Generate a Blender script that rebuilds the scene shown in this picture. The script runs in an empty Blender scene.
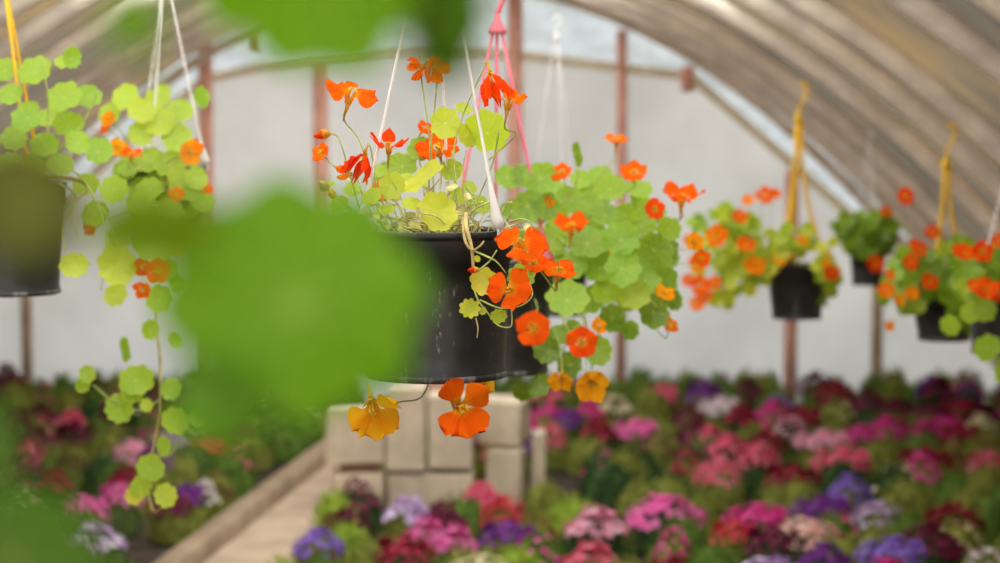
import bpy, math, random
from mathutils import Vector, Matrix, noise

sc = bpy.context.scene
COL = sc.collection
PI = math.pi
rnd = random.Random(7)

# ------------------------------------------------------------------ camera
F = 2118.6                       # focal length in pixels of the 1000 px wide frame
HOR = 130.0                      # row of the horizon
CAM = Vector((0, 0, 1.6))
PITCH = math.atan((281.5 - HOR) / F)
FW = Vector((0, math.cos(PITCH), -math.sin(PITCH)))
UP = Vector((0, math.sin(PITCH), math.cos(PITCH)))
RT = Vector((1, 0, 0))
cam_d = bpy.data.cameras.new('camera')
cam = bpy.data.objects.new('camera', cam_d)
COL.objects.link(cam)
cam.location = CAM
cam.rotation_euler = (PI / 2 - PITCH, 0, 0)
cam_d.sensor_width = 23.6
cam_d.lens = 50
cam_d.clip_start = 0.05
cam_d.dof.use_dof = True
cam_d.dof.focus_distance = 2.86
cam_d.dof.aperture_fstop = 2.8
sc.camera = cam


def ray(px, py):
    return FW + RT * ((px - 500) / F) - UP * ((py - 281.5) / F)


def at(px, py, d):
    return CAM + ray(px, py) * d


def at_y(px, py, Y):
    r = ray(px, py)
    return CAM + r * ((Y - CAM.y) / r.y)


def at_z(px, py, z):
    r = ray(px, py)
    return CAM + r * ((z - CAM.z) / r.z)


# --------------------------------------------------------------- materials
def new_mat(name):
    m = bpy.data.materials.new(name)
    m.use_nodes = True
    nt = m.node_tree
    nt.nodes.clear()
    out = nt.nodes.new('ShaderNodeOutputMaterial')
    return m, nt, out


def N(nt, t, **kw):
    n = nt.nodes.new(t)
    for k, v in kw.items():
        if k.startswith('_'):
            setattr(n, k[1:], v)
        else:
            n.inputs[k.replace('__', ' ')].default_value = v
    return n


def ramp(nt, fac, stops):
    r = nt.nodes.new('ShaderNodeValToRGB')
    el = r.color_ramp.elements
    while len(el) < len(stops):
        el.new(0.5)
    for e, (p, c) in zip(el, stops):
        e.position = p
        e.color = (*c, 1)
    nt.links.new(fac, r.inputs[0])
    return r.outputs[0]


def mixc(nt, fac, a, b, mode='MIX'):
    m = nt.nodes.new('ShaderNodeMix')
    m.data_type = 'RGBA'
    m.blend_type = mode
    for s, v in ((0, fac), (6, a), (7, b)):
        if hasattr(v, 'links') or hasattr(v, 'is_linked'):
            nt.links.new(v, m.inputs[s])
        else:
            m.inputs[s].default_value = v if s == 0 else (*v, 1)
    return m.outputs[2]


def math_n(nt, op, a, b=None):
    m = nt.nodes.new('ShaderNodeMath')
    m.operation = op
    for i, v in enumerate((a, b)):
        if v is None:
            continue
        if hasattr(v, 'is_linked'):
            nt.links.new(v, m.inputs[i])
        else:
            m.inputs[i].default_value = v
    return m.outputs[0]


def mrange(nt, v, a, b, c, d):
    m = nt.nodes.new('ShaderNodeMapRange')
    m.interpolation_type = 'SMOOTHSTEP'
    nt.links.new(v, m.inputs[0])
    for i, x in enumerate((a, b, c, d)):
        m.inputs[i + 1].default_value = x
    return m.outputs[0]


def sheet(nt, out, color, trans, gloss=0.0, rough=0.4, tcol=None):
    """thin sheet: diffuse front, light passing through, a little gloss"""
    L = nt.links
    d = N(nt, 'ShaderNodeBsdfDiffuse')
    t = N(nt, 'ShaderNodeBsdfTranslucent')
    L.new(color, d.inputs[0])
    L.new(tcol if tcol is not None else color, t.inputs[0])
    mx = nt.nodes.new('ShaderNodeMixShader')
    mx.inputs[0].default_value = trans
    L.new(d.outputs[0], mx.inputs[1])
    L.new(t.outputs[0], mx.inputs[2])
    last = mx.outputs[0]
    if gloss:
        g = N(nt, 'ShaderNodeBsdfGlossy', Roughness=rough)
        g.inputs[0].default_value = (1, 1, 1, 1)
        m2 = nt.nodes.new('ShaderNodeMixShader')
        m2.inputs[0].default_value = gloss
        L.new(last, m2.inputs[1])
        L.new(g.outputs[0], m2.inputs[2])
        last = m2.outputs[0]
    L.new(last, out.inputs[0])


def leaf_mat(name, stops, trans=0.45, gloss=0.02, tcm=(0.55, 0.72, 0.03), mo=0.35):
    m, nt, out = new_mat(name)
    L = nt.links
    tint = N(nt, 'ShaderNodeAttribute', _attribute_name='tint').outputs['Fac']
    uv = N(nt, 'ShaderNodeUVMap', _uv_map='local').outputs[0]
    sep = N(nt, 'ShaderNodeSeparateXYZ')
    L.new(uv, sep.inputs[0])
    x, y = sep.outputs[0], sep.outputs[1]
    r = math_n(nt, 'SQRT', math_n(nt, 'ADD', math_n(nt, 'MULTIPLY', x, x), math_n(nt, 'MULTIPLY', y, y)))
    th = math_n(nt, 'ARCTAN2', y, x)
    s = math_n(nt, 'ABSOLUTE', math_n(nt, 'SINE', math_n(nt, 'MULTIPLY', th, 4.5)))
    dist = math_n(nt, 'MULTIPLY', s, math_n(nt, 'MULTIPLY', r, 0.22))
    vein = mrange(nt, dist, 0.006, 0.026, 0.55, 0.0)
    dot = mrange(nt, r, 0.05, 0.11, 0.9, 0.0)
    v = math_n(nt, 'MAXIMUM', vein, dot)
    base = ramp(nt, tint, stops)
    geo = N(nt, 'ShaderNodeNewGeometry')
    nz = N(nt, 'ShaderNodeTexNoise', Scale=90.0, Detail=3.0)
    L.new(geo.outputs['Position'], nz.inputs['Vector'])
    mott = mrange(nt, nz.outputs[0], 0.3, 0.75, 0.0, mo)
    base2 = mixc(nt, mott, base, (0.46, 0.52, 0.03))
    c = mixc(nt, math_n(nt, 'MULTIPLY', v, 0.6), base2, (0.66, 0.76, 0.16))
    tc = mixc(nt, 0.35, c, tcm)
    sheet(nt, out, c, trans, gloss, 0.35, tc)
    return m


LEAF_STOPS = [(0.0, (0.88, 0.74, 0.06)), (0.3, (0.64, 0.68, 0.045)), (0.6, (0.40, 0.57, 0.04)),
              (0.85, (0.22, 0.43, 0.03)), (1.0, (0.10, 0.22, 0.018))]
M_leaf = leaf_mat('nasturtium_leaf', LEAF_STOPS)
M_nearleaf = leaf_mat('deep_green_nasturtium_leaf', [(0.0, (0.34, 0.40, 0.012)), (0.3, (0.19, 0.42, 0.004)), (0.6, (0.13, 0.36, 0.003)), (0.85, (0.06, 0.17, 0.008)), (1.0, (0.035, 0.085, 0.006))],
                      0.45, 0.01, (0.18, 0.46, 0.006), 0.04)


M_oliveleaf = leaf_mat('olive_nasturtium_leaf', [(0.0, (0.2, 0.2, 0.02)), (0.3, (0.16, 0.165, 0.02)), (0.6, (0.11, 0.125, 0.015)), (0.85, (0.08, 0.09, 0.01)), (1.0, (0.04, 0.05, 0.006))],
                       0.45, 0.01, (0.2, 0.2, 0.02), 0.08)  # shade and the dark pot behind are blended into this leaf colour


def petal_mat(name):
    m, nt, out = new_mat(name)
    L = nt.links
    tint = N(nt, 'ShaderNodeAttribute', _attribute_name='tint').outputs['Fac']
    uv = N(nt, 'ShaderNodeUVMap', _uv_map='local').outputs[0]
    sep = N(nt, 'ShaderNodeSeparateXYZ')
    L.new(uv, sep.inputs[0])
    base = ramp(nt, tint, [(0.0, (0.95, 0.50, 0.02)), (0.25, (1.0, 0.36, 0.008)), (0.5, (0.98, 0.145, 0.006)),
                           (0.8, (0.95, 0.07, 0.008)), (1.0, (0.60, 0.016, 0.012))])
    thr = mrange(nt, sep.outputs[1], 0.22, 0.52, 0.85, 0.0)
    c = mixc(nt, thr, base, (0.93, 0.42, 0.02))
    st = math_n(nt, 'ABSOLUTE', math_n(nt, 'SINE', math_n(nt, 'MULTIPLY', sep.outputs[0], 11.0)))
    ln = math_n(nt, 'MULTIPLY', mrange(nt, st, 0.0, 0.35, 0.45, 0.0), mrange(nt, sep.outputs[1], 0.35, 0.85, 1.0, 0.15))
    c2 = mixc(nt, ln, c, (0.55, 0.04, 0.01))
    sheet(nt, out, c2, 0.42, 0.0, 0.5)
    return m


M_petal = petal_mat('nasturtium_petal')


def plain_sheet(name, col, trans=0.3, var=0.25, scale=40.0, gloss=0.0):
    m, nt, out = new_mat(name)
    geo = N(nt, 'ShaderNodeNewGeometry')
    nz = N(nt, 'ShaderNodeTexNoise', Scale=scale, Detail=4.0)
    nt.links.new(geo.outputs['Position'], nz.inputs['Vector'])
    f = mrange(nt, nz.outputs[0], 0.3, 0.7, 0.0, 1.0)
    c = mixc(nt, f, tuple(x * (1 - var) for x in col), tuple(min(1, x * (1 + var)) for x in col))
    sheet(nt, out, c, trans, gloss)
    return m


M_stalk = plain_sheet('green_stalk', (0.55, 0.62, 0.20), 0.3)
M_dry = plain_sheet('tan_vine_stem', (0.62, 0.47, 0.20), 0.15)
M_calyx = plain_sheet('yellow_green_calyx', (0.75, 0.42, 0.06), 0.3)
M_stamen = plain_sheet('yellow_stamen', (0.90, 0.55, 0.06), 0.2)


def solid(name, col, rough=0.7, var=0.2, scale=12.0, spec=0.3, bump=0.0, speck=None):
    m, nt, out = new_mat(name)
    L = nt.links
    p = N(nt, 'ShaderNodeBsdfPrincipled', Roughness=rough)
    p.inputs['Specular IOR Level'].default_value = spec
    tc = N(nt, 'ShaderNodeTexCoord')
    nz = N(nt, 'ShaderNodeTexNoise', Scale=scale, Detail=6.0)
    L.new(tc.outputs['Object'], nz.inputs['Vector'])
    f = mrange(nt, nz.outputs[0], 0.3, 0.7, 0.0, 1.0)
    c = mixc(nt, f, tuple(x * (1 - var) for x in col), tuple(min(1, x * (1 + var)) for x in col))
    if speck:
        scol, sscale, lo, hi = speck
        n2 = N(nt, 'ShaderNodeTexNoise', Scale=sscale, Detail=5.0, Roughness=0.65)
        mp = N(nt, 'ShaderNodeMapping')
        mp.inputs['Scale'].default_value = (1, 1, 0.35)
        L.new(tc.outputs['Object'], mp.inputs[0])
        L.new(mp.outputs[0], n2.inputs['Vector'])
        c = mixc(nt, mrange(nt, n2.outputs[0], lo, hi, 0.0, 0.75), c, scol)
    L.new(c, p.inputs['Base Color'])
    if bump:
        b = N(nt, 'ShaderNodeBump', Strength=bump, Distance=0.01)
        L.new(nz.outputs[0], b.inputs['Height'])
        L.new(b.outputs[0], p.inputs['Normal'])
    L.new(p.outputs[0], out.inputs[0])
    return m


M_pot = solid('black_plastic', (0.018, 0.018, 0.019), 0.36, 0.3, 30, 0.5, 0.05, ((0.30, 0.30, 0.29), 95.0, 0.60, 0.74))
M_potrim = solid('scuffed_black_plastic', (0.04, 0.04, 0.04), 0.5, 0.5, 60, 0.4, 0.05, ((0.24, 0.24, 0.23), 30.0, 0.5, 0.66))
M_soil = solid('potting_soil', (0.06, 0.045, 0.03), 0.95, 0.5, 60, 0.1, 0.6)
M_white = plain_sheet('white_plastic', (0.93, 0.89, 0.86), 0.35, 0.04, 10, 0.03)
M_yellow = plain_sheet('yellow_plastic', (0.93, 0.62, 0.03), 0.35, 0.04, 10, 0.02)
M_pink = plain_sheet('pink_plastic', (0.93, 0.27, 0.36), 0.35, 0.04, 10, 0.02)
M_wire = solid('grey_wire', (0.45, 0.45, 0.45), 0.5, 0.1, 10)
M_red = solid('rust_red_painted_post', (0.90, 0.45, 0.35), 0.7, 0.2, 8)  # paler than the paint itself: blur haze is put into the colour
M_brownpost = solid('brown_wooden_post', (0.50, 0.36, 0.25), 0.8, 0.2, 8)
M_pipe = plain_sheet('cream_plastic_pipe', (0.95, 0.88, 0.74), 0.5, 0.06, 6)
M_tan = solid('tan_wooden_lath', (0.70, 0.58, 0.44), 0.8, 0.15, 8)
M_rib = solid('weathered_hoop_wood', (0.86, 0.74, 0.63), 0.85, 0.18, 6, 0.2, 0.2)
M_rib2 = solid('dark_hoop_wood', (0.16, 0.12, 0.09), 0.85, 0.2, 6, 0.2, 0.2)
M_block = solid('sawn_limestone', (0.62, 0.51, 0.375), 0.9, 0.12, 9, 0.2, 0.25)
M_block2 = solid('reddish_brick_clay', (0.40, 0.20, 0.13), 0.9, 0.15, 9, 0.2, 0.25)
M_path = solid('dusty_concrete', (0.44, 0.33, 0.235), 0.9, 0.14, 5, 0.2, 0.15)
M_kerb = solid('worn_kerb_concrete', (0.31, 0.225, 0.15), 0.9, 0.2, 7, 0.2, 0.25)
M_ground = solid('bed_soil', (0.055, 0.04, 0.03), 0.95, 0.4, 9, 0.1, 0.5)
M_outside = solid('outdoor_dirt', (0.35, 0.30, 0.22), 0.95, 0.2, 2, 0.1)


def film_mat(name, col, tcol, trans, scale, var, gloss=0.03, stretch=(1, 1, 1), stain=None):
    m, nt, out = new_mat(name)
    L = nt.links
    geo = N(nt, 'ShaderNodeNewGeometry')
    mp = N(nt, 'ShaderNodeMapping')
    mp.inputs['Scale'].default_value = stretch
    L.new(geo.outputs['Position'], mp.inputs[0])
    nz = N(nt, 'ShaderNodeTexNoise', Scale=scale, Detail=6.0, Roughness=0.6)
    L.new(mp.outputs[0], nz.inputs['Vector'])
    f = mrange(nt, nz.outputs[0], 0.3, 0.7, 0.0, 1.0)
    c = mixc(nt, f, tuple(x * (1 - var) for x in col), col)
    t = mixc(nt, f, tuple(x * (1 - var) for x in tcol), tcol)
    if stain:
        n2 = N(nt, 'ShaderNodeTexNoise', Scale=stain[1], Detail=4.0)
        L.new(geo.outputs['Position'], n2.inputs['Vector'])
        g = mrange(nt, n2.outputs[0], 0.45, 0.75, 0.0, 0.8)
        c = mixc(nt, g, c, stain[0])
        t = mixc(nt, g, t, stain[0])
    sheet(nt, out, c, trans, gloss, 0.35, t)
    return m


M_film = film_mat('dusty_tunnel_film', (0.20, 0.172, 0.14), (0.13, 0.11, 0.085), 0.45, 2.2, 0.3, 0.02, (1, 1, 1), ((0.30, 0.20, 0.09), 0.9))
M_crown = film_mat('added_bright_roof_film', (0.85, 0.86, 0.86), (0.93, 0.94, 0.94), 0.85, 3.0, 0.08, 0.0)  # unseen crown strip, added to let more light into the tunnel
M_endfilm = film_mat('white_end_wall_film', (0.80, 0.80, 0.78), (0.52, 0.52, 0.515), 0.70, 1.3, 0.20, 0.0, (1, 1, 1))
M_topfilm = film_mat('clear_blue_film', (0.72, 0.78, 0.82), (0.60, 0.67, 0.74), 0.72, 7.0, 0.25, 0.04, (1, 1, 1.6))


def bloom_mat(name, a, b):
    m, nt, out = new_mat(name)
    tint = N(nt, 'ShaderNodeAttribute', _attribute_name='tint').outputs['Fac']
    c = mixc(nt, mrange(nt, tint, 0.35, 0.95, 0.0, 1.0), a, b)
    sheet(nt, out, c, 0.15, 0.02, 0.4)
    return m


BLOOMS = {
    'deep crimson': bloom_mat('bloom_crimson', (0.27, 0.006, 0.03), (0.45, 0.015, 0.06)),
    'dark wine-red': bloom_mat('bloom_wine', (0.15, 0.008, 0.04), (0.26, 0.02, 0.08)),
    'bright red': bloom_mat('bloom_red', (0.68, 0.03, 0.05), (0.8, 0.12, 0.14)),
    'magenta': bloom_mat('bloom_magenta', (0.70, 0.025, 0.26), (0.85, 0.12, 0.42)),
    'hot pink': bloom_mat('bloom_hot_pink', (0.85, 0.11, 0.42), (0.90, 0.28, 0.58)),
    'coral pink': bloom_mat('bloom_coral', (0.80, 0.09, 0.20), (0.85, 0.26, 0.34)),
    'soft pink': bloom_mat('bloom_soft_pink', (0.88, 0.34, 0.48), (0.92, 0.58, 0.66)),
    'peach pink': bloom_mat('bloom_peach', (0.90, 0.48, 0.42), (0.95, 0.78, 0.70)),
    'white': bloom_mat('bloom_white', (0.84, 0.66, 0.70), (0.95, 0.92, 0.92)),
    'cream': bloom_mat('bloom_cream', (0.72, 0.62, 0.36), (0.86, 0.80, 0.56)),
    'deep purple': bloom_mat('bloom_purple', (0.17, 0.015, 0.25), (0.32, 0.06, 0.42)),
    'violet': bloom_mat('bloom_violet', (0.24, 0.11, 0.55), (0.42, 0.26, 0.72)),
    'lavender': bloom_mat('bloom_lavender', (0.50, 0.28, 0.58), (0.90, 0.80, 0.94)),
}
M_fol = [plain_sheet('bedding_foliage_olive', (0.26, 0.285, 0.06), 0.3, 0.35, 25),
         plain_sheet('bedding_foliage_green', (0.14, 0.23, 0.045), 0.3, 0.35, 25),
         plain_sheet('bedding_foliage_dark', (0.055, 0.10, 0.035), 0.25, 0.35, 25),
         plain_sheet('bedding_foliage_lime', (0.34, 0.46, 0.06), 0.35, 0.3, 25)]


# ------------------------------------------------------------ mesh builder
class MB:
    def __init__(self):
        self.v, self.f, self.t, self.uv, self.mi = [], [], [], [], []

    def add(self, pts, faces, tint=0.5, uvs=None, mi=0):
        b = len(self.v)
        self.v += [tuple(p) for p in pts]
        self.t += [tint] * len(pts) if not isinstance(tint, list) else tint
        self.uv += uvs if uvs else [(0.0, 0.6)] * len(pts)
        self.f += [tuple(b + i for i in f) for f in faces]
        self.mi += [mi] * len(faces)

    def build(self, name, mats, parent=None, origin=None, smooth=True):
        me = bpy.data.meshes.new(name)
        o3 = origin if origin is not None else Vector((0, 0, 0))
        me.from_pydata([(p[0] - o3[0], p[1] - o3[1], p[2] - o3[2]) for p in self.v], [], self.f)
        a = me.attributes.new('tint', 'FLOAT', 'POINT')
        a.data.foreach_set('value', self.t)
        u = me.uv_layers.new(name='local')
        lv = [0] * len(me.loops)
        me.loops.foreach_get('vertex_index', lv)
        flat = []
        for i in lv:
            flat += self.uv[i]
        u.data.foreach_set('uv', flat)
        for m in (mats if isinstance(mats, (list, tuple)) else [mats]):
            me.materials.append(m)
        me.polygons.foreach_set('material_index', self.mi)
        me.polygons.foreach_set('use_smooth', [smooth] * len(me.polygons))
        me.update()
        o = bpy.data.objects.new(name, me)
        COL.objects.link(o)
        if parent is not None:
            o.parent = parent
        return o


def tube(mb, pts, rad, n=6, tint=0.5, caps=True):
    pts = [Vector(p) for p in pts]
    k = len(pts)
    rads = rad if isinstance(rad, (list, tuple)) else [rad] * k
    tan = [(pts[min(i + 1, k - 1)] - pts[max(i - 1, 0)]).normalized() for i in range(k)]
    ref = Vector((0, 0, 1)) if abs(tan[0].z) < 0.9 else Vector((1, 0, 0))
    u = (ref - tan[0] * ref.dot(tan[0])).normalized()
    P, fs = [], []
    for i in range(k):
        u = (u - tan[i] * u.dot(tan[i]))
        u = u.normalized() if u.length > 1e-6 else tan[i].orthogonal().normalized()
        w = tan[i].cross(u)
        for j in range(n):
            a = 2 * PI * j / n
            P.append(pts[i] + (u * math.cos(a) + w * math.sin(a)) * rads[i])
    for i in range(k - 1):
        for j in range(n):
            a, b = i * n + j, i * n + (j + 1) % n
            fs.append((a, b, b + n, a + n))
    if caps:
        fs.append(tuple(range(n - 1, -1, -1)))
        fs.append(tuple((k - 1) * n + j for j in range(n)))
    mb.add(P, fs, tint)


def smooth_path(ctrl, seg=6):
    c = [Vector(p) for p in ctrl]
    if len(c) < 3:
        return [c[0].lerp(c[-1], i / seg) for i in range(seg + 1)]
    c = [c[0] * 2 - c[1]] + c + [c[-1] * 2 - c[-2]]
    out = []
    for i in range(1, len(c) - 2):
        p0, p1, p2, p3 = c[i - 1:i + 3]
        for s in range(seg):
            t = s / seg
            out.append(0.5 * ((2 * p1) + (p2 - p0) * t + (2 * p0 - 5 * p1 + 4 * p2 - p3) * t * t + (3 * p1 - p0 - 3 * p2 + p3) * t ** 3))
    out.append(c[-2])
    return out


def lathe(mb, prof, n=48, origin=(0, 0, 0), tint=0.5, mi=0, close=False):
    P, fs = [], []
    for r, z in prof:
        for j in range(n):
            a = 2 * PI * j / n
            P.append((origin[0] + r * math.cos(a), origin[1] + r * math.sin(a), origin[2] + z))
    for i in range(len(prof) - 1):
        for j in range(n):
            a, b = i * n + j, i * n + (j + 1) % n
            fs.append((a, b, b + n, a + n))
    if close:
        fs.append(tuple(range(n - 1, -1, -1)))
        fs.append(tuple((len(prof) - 1) * n + j for j in range(n)))
    mb.add(P, fs, tint, mi=mi)


def box(mb, c, s, M=None, bev=0.0, jit=0.0, r=None):
    """a box with chamfered edges"""
    sx, sy, sz = s[0] / 2, s[1] / 2, s[2] / 2
    b = bev
    P, idx = [], {}
    for ax in range(3):
        for q in (-1, 1):
            for a in (-1, 1):
                for d in (-1, 1):
                    p = [0, 0, 0]
                    o1, o2 = (ax + 1) % 3, (ax + 2) % 3
                    S = (sx, sy, sz)
                    p[ax] = q * S[ax]
                    p[o1] = a * (S[o1] - b)
                    p[o2] = d * (S[o2] - b)
                    sg = [0, 0, 0]
                    sg[ax], sg[o1], sg[o2] = q, a, d
                    idx[(ax, tuple(sg))] = len(P)
                    P.append(Vector(p))
    fs = []
    for ax in range(3):
        o1, o2 = (ax + 1) % 3, (ax + 2) % 3
        for q in (-1, 1):
            def g(a, d, ax=ax, q=q, o1=o1, o2=o2):
                sg = [0, 0, 0]
                sg[ax], sg[o1], sg[o2] = q, a, d
                return idx[(ax, tuple(sg))]
            f = [g(-1, -1), g(1, -1), g(1, 1), g(-1, 1)]
            fs.append(f if q > 0 else f[::-1])
    if b > 0:
        for ax in range(3):       # edges parallel to ax
            o1, o2 = (ax + 1) % 3, (ax + 2) % 3
            for a in (-1, 1):
                for d in (-1, 1):
                    def s_(e):
                        sg = [0, 0, 0]
                        sg[ax], sg[o1], sg[o2] = e, a, d
                        return tuple(sg)
                    f = [idx[(o1, s_(-1))], idx[(o2, s_(-1))], idx[(o2, s_(1))], idx[(o1, s_(1))]]
                    fs.append(f if a * d > 0 else f[::-1])
        for a in (-1, 1):
            for d in (-1, 1):
                for e in (-1, 1):
                    sg = (a, d, e)
                    f = [idx[(0, sg)], idx[(1, sg)], idx[(2, sg)]]
                    fs.append(f if a * d * e > 0 else f[::-1])
    if jit and r:
        js = [[r.uniform(-jit, jit) for _ in range(3)] for _ in range(8)]
        for (ax, sg), i in idx.items():
            q = (sg[0] > 0) * 4 + (sg[1] > 0) * 2 + (sg[2] > 0)
            P[i] = P[i] + Vector(js[q])
    M = M or Matrix.Identity(4)
    mb.add([M @ p + Vector(c) for p in P], fs)


# -------------------------------------------------------- scene bookkeeping
def empty(name, loc, label, cat, group=None):
    o = bpy.data.objects.new(name, None)
    o.empty_display_size = 0.05
    COL.objects.link(o)
    o.location = loc
    o['label'] = label
    o['category'] = cat
    if group:
        o['group'] = group
    return o


def struct(o):
    o['kind'] = 'structure'
    return o


# ---------------------------------------------------------- nasturtium bits
def frame_from(nrm, up=None):
    n = Vector(nrm).normalized()
    up = Vector(up) if up is not None else Vector((0, 0, 1))
    if abs(n.dot(up.normalized())) > 0.97:
        up = Vector((0, -1, 0.2))
    x = up.cross(n).normalized()
    y = n.cross(x)
    return Matrix((x, y, n)).transposed()


def leaf_geom(mb, c, nrm, R, tint, r, cup=0.12, lob=0.085, spin=None, seg=36, rings=(0.0, 0.12, 0.3, 0.52, 0.74, 0.9, 1.0), fold=0.0):
    M = frame_from(nrm)
    c = Vector(c)
    sp = r.uniform(0, 2 * PI) if spin is None else spin
    k = r.choice((7, 8, 9))
    ph = r.uniform(0, 6.3)
    wv, wp = r.uniform(0.04, 0.11), r.uniform(0, 6.3)
    P, uv, T, fs = [], [], [], []
    for ri, q in enumerate(rings):
        m = 1 if ri == 0 else seg
        for j in range(m):
            a = 2 * PI * j / seg
            e = 1 + lob * (abs(math.cos(k * a / 2 + ph)) - 0.6) * q * q * 2 + 0.05 * math.cos(2 * a + ph)
            rr = q * e
            x, y = rr * math.cos(a), rr * math.sin(a) + 0.06 * q
            z = cup * q * q + wv * q * q * math.sin(3 * a + wp) + 0.012 * q * math.cos(9 * a) + fold * abs(x) - 0.04 * (1 - q)
            cs, sn = math.cos(sp), math.sin(sp)
            P.append(c + M @ (Vector((x * cs - y * sn, x * sn + y * cs, z)) * R))
            uv.append((q * math.cos(a), q * math.sin(a)))
            T.append(min(1, max(0, tint + (0.05 - 0.08 * q))))
    for ri in range(1, len(rings)):
        for j in range(seg):
            b = 1 + (ri - 1) * seg
            j2 = (j + 1) % seg
            if ri == 1:
                fs.append((0, 1 + j, 1 + j2))
            else:
                a = b - seg
                fs.append((a + j, b + j, b + j2, a + j2))
    mb.add(P, fs, T, uv)


def leaf(thing, org, c, nrm, R, tint, r, root=None, stalk_r=0.0013, name='leaf', label=None, mat=None, **kw):
    mb = MB()
    leaf_geom(mb, c, nrm, R, tint, r, **kw)
    o = mb.build(name, mat or M_leaf, thing, org)
    if label:
        o['label'] = label
    if root is not None:
        c, root = Vector(c), Vector(root)
        n = Vector(nrm).normalized()
        L = (c - root).length
        mid = c.lerp(root, 0.4) - n * (0.18 * L) + Vector((r.uniform(-.05, .05), r.uniform(-.03, .03), r.uniform(-.02, .05))) * L
        mb = MB()
        tube(mb, smooth_path([c - n * 0.03 * R, c.lerp(mid, 0.35) - n * 0.06 * L, mid, root], 6), stalk_r, 5)
        mb.build('leaf_stalk', M_stalk, o)
    return o


WIDTHS = [(0, .05), (.2, .07), (.34, .15), (.45, .30), (.6, .43), (.75, .48), (.88, .43), (.96, .28), (1, .12)]


def interp(tab, t):
    for (a, x), (b, y) in zip(tab, tab[1:]):
        if t <= b:
            return x + (y - x) * (t - a) / (b - a)
    return tab[-1][1]


def flower_geom(mb, c, nrm, R, tint, r, cup=0.15, ruffle=1.0, up=None, angles=None, lens=None, wscale=1.0, crumple=0.0):
    M = frame_from(nrm, up)
    c = Vector(c)
    angles = angles or [90, 20, 160, 305, 235]
    for pi_, adeg in enumerate(angles):
        a = math.radians(adeg + r.uniform(-7, 7))
        Lk = (lens[pi_] if lens else 1) * r.uniform(0.92, 1.05)
        ph, ph2 = r.uniform(0, 6.3), r.uniform(0, 6.3)
        cu = cup + r.uniform(-.1, .1)
        tilt = r.uniform(-.25, .25)
        nt_, nu = 11, 9
        P, uv, T, fs = [], [], [], []
        tb = min(1, max(0, tint + r.uniform(-.06, .06)))
        for i in range(nt_):
            t = i / (nt_ - 1)
            if t < .35:
                q = t / .35
                rad, ax = .05 + .2 * q, -.5 + .42 * q
            else:
                q = (t - .35) / .65
                rad, ax = .25 + .75 * q * Lk, -.08 + cu * q ** 1.5
            w = interp(WIDTHS, t) * wscale
            for j in range(nu):
                u = -1 + 2 * j / (nu - 1)
                lx = u * w
                edge = 1 - .10 * t * abs(u) ** 3 * (t > .7)
                ra = rad * edge + .03 * t * math.sin(4 * u + ph) * ruffle * (t > .6)
                z = ax + ruffle * .055 * t * t * math.sin(3.2 * u + ph2) - .12 * u * u * w / .42 * (1 if t > .4 else 0) + tilt * lx
                if crumple:
                    z += crumple * .25 * t * math.sin(6 * u + ph * 2 + 5 * t)
                    ra *= 1 - crumple * .35 * t * (0.5 + 0.5 * math.sin(4 * u + ph2))
                x = ra * math.cos(a) - lx * math.sin(a)
                y = ra * math.sin(a) + lx * math.cos(a)
                P.append(c + M @ (Vector((x, y, z)) * R))
                uv.append((u * w / .42, t))
                T.append(tb)
        for i in range(nt_ - 1):
            for j in range(nu - 1):
                k = i * nu + j
                fs.append((k, k + 1, k + nu + 1, k + nu))
        mb.add(P, fs, T, uv)


def calyx_geom(mb, c, nrm, R, r, up=None):
    M = frame_from(nrm, up)
    c = Vector(c)
    for s in range(5):
        a = 2 * PI * s / 5 + .3
        P, fs = [], []
        for i in range(5):
            t = i / 4
            rad, ax, w = .04 + .26 * t, -.56 + .42 * t, .11 * (1 - t) ** .6 + .005
            for u in (-1, 0, 1):
                x = rad * math.cos(a) - u * w * math.sin(a)
                y = rad * math.sin(a) + u * w * math.cos(a)
                P.append(c + M @ (Vector((x * 1.08, y * 1.08, ax - .02)) * R))
        for i in range(4):
            for j in range(2):
                k = i * 3 + j
                fs.append((k, k + 1, k + 4, k + 3))
        mb.add(P, fs)
    # the spur
    pts = [c + M @ (Vector((0, .10 + .05 * t * t, -.52 - .75 * t)) * R) for t in (0, .25, .5, .75, 1)]
    tube(mb, pts, [R * .10, R * .075, R * .05, R * .035, R * .015], 6)


def stamen_geom(mb, c, nrm, R, r):
    M = frame_from(nrm)
    c = Vector(c)
    for s in range(7):
        a = r.uniform(0, 6.3)
        q = r.uniform(.06, .16)
        p0 = c + M @ (Vector((0, 0, -.45)) * R)
        p1 = c + M @ (Vector((q * math.cos(a), q * math.sin(a) - .05, .02 + r.uniform(-.05, .06))) * R)
        tube(mb, [p0, p0.lerp(p1, .5), p1, p1 + (p1 - p0) * .12], [R * .014, R * .014, R * .02, R * .045], 5)


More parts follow.
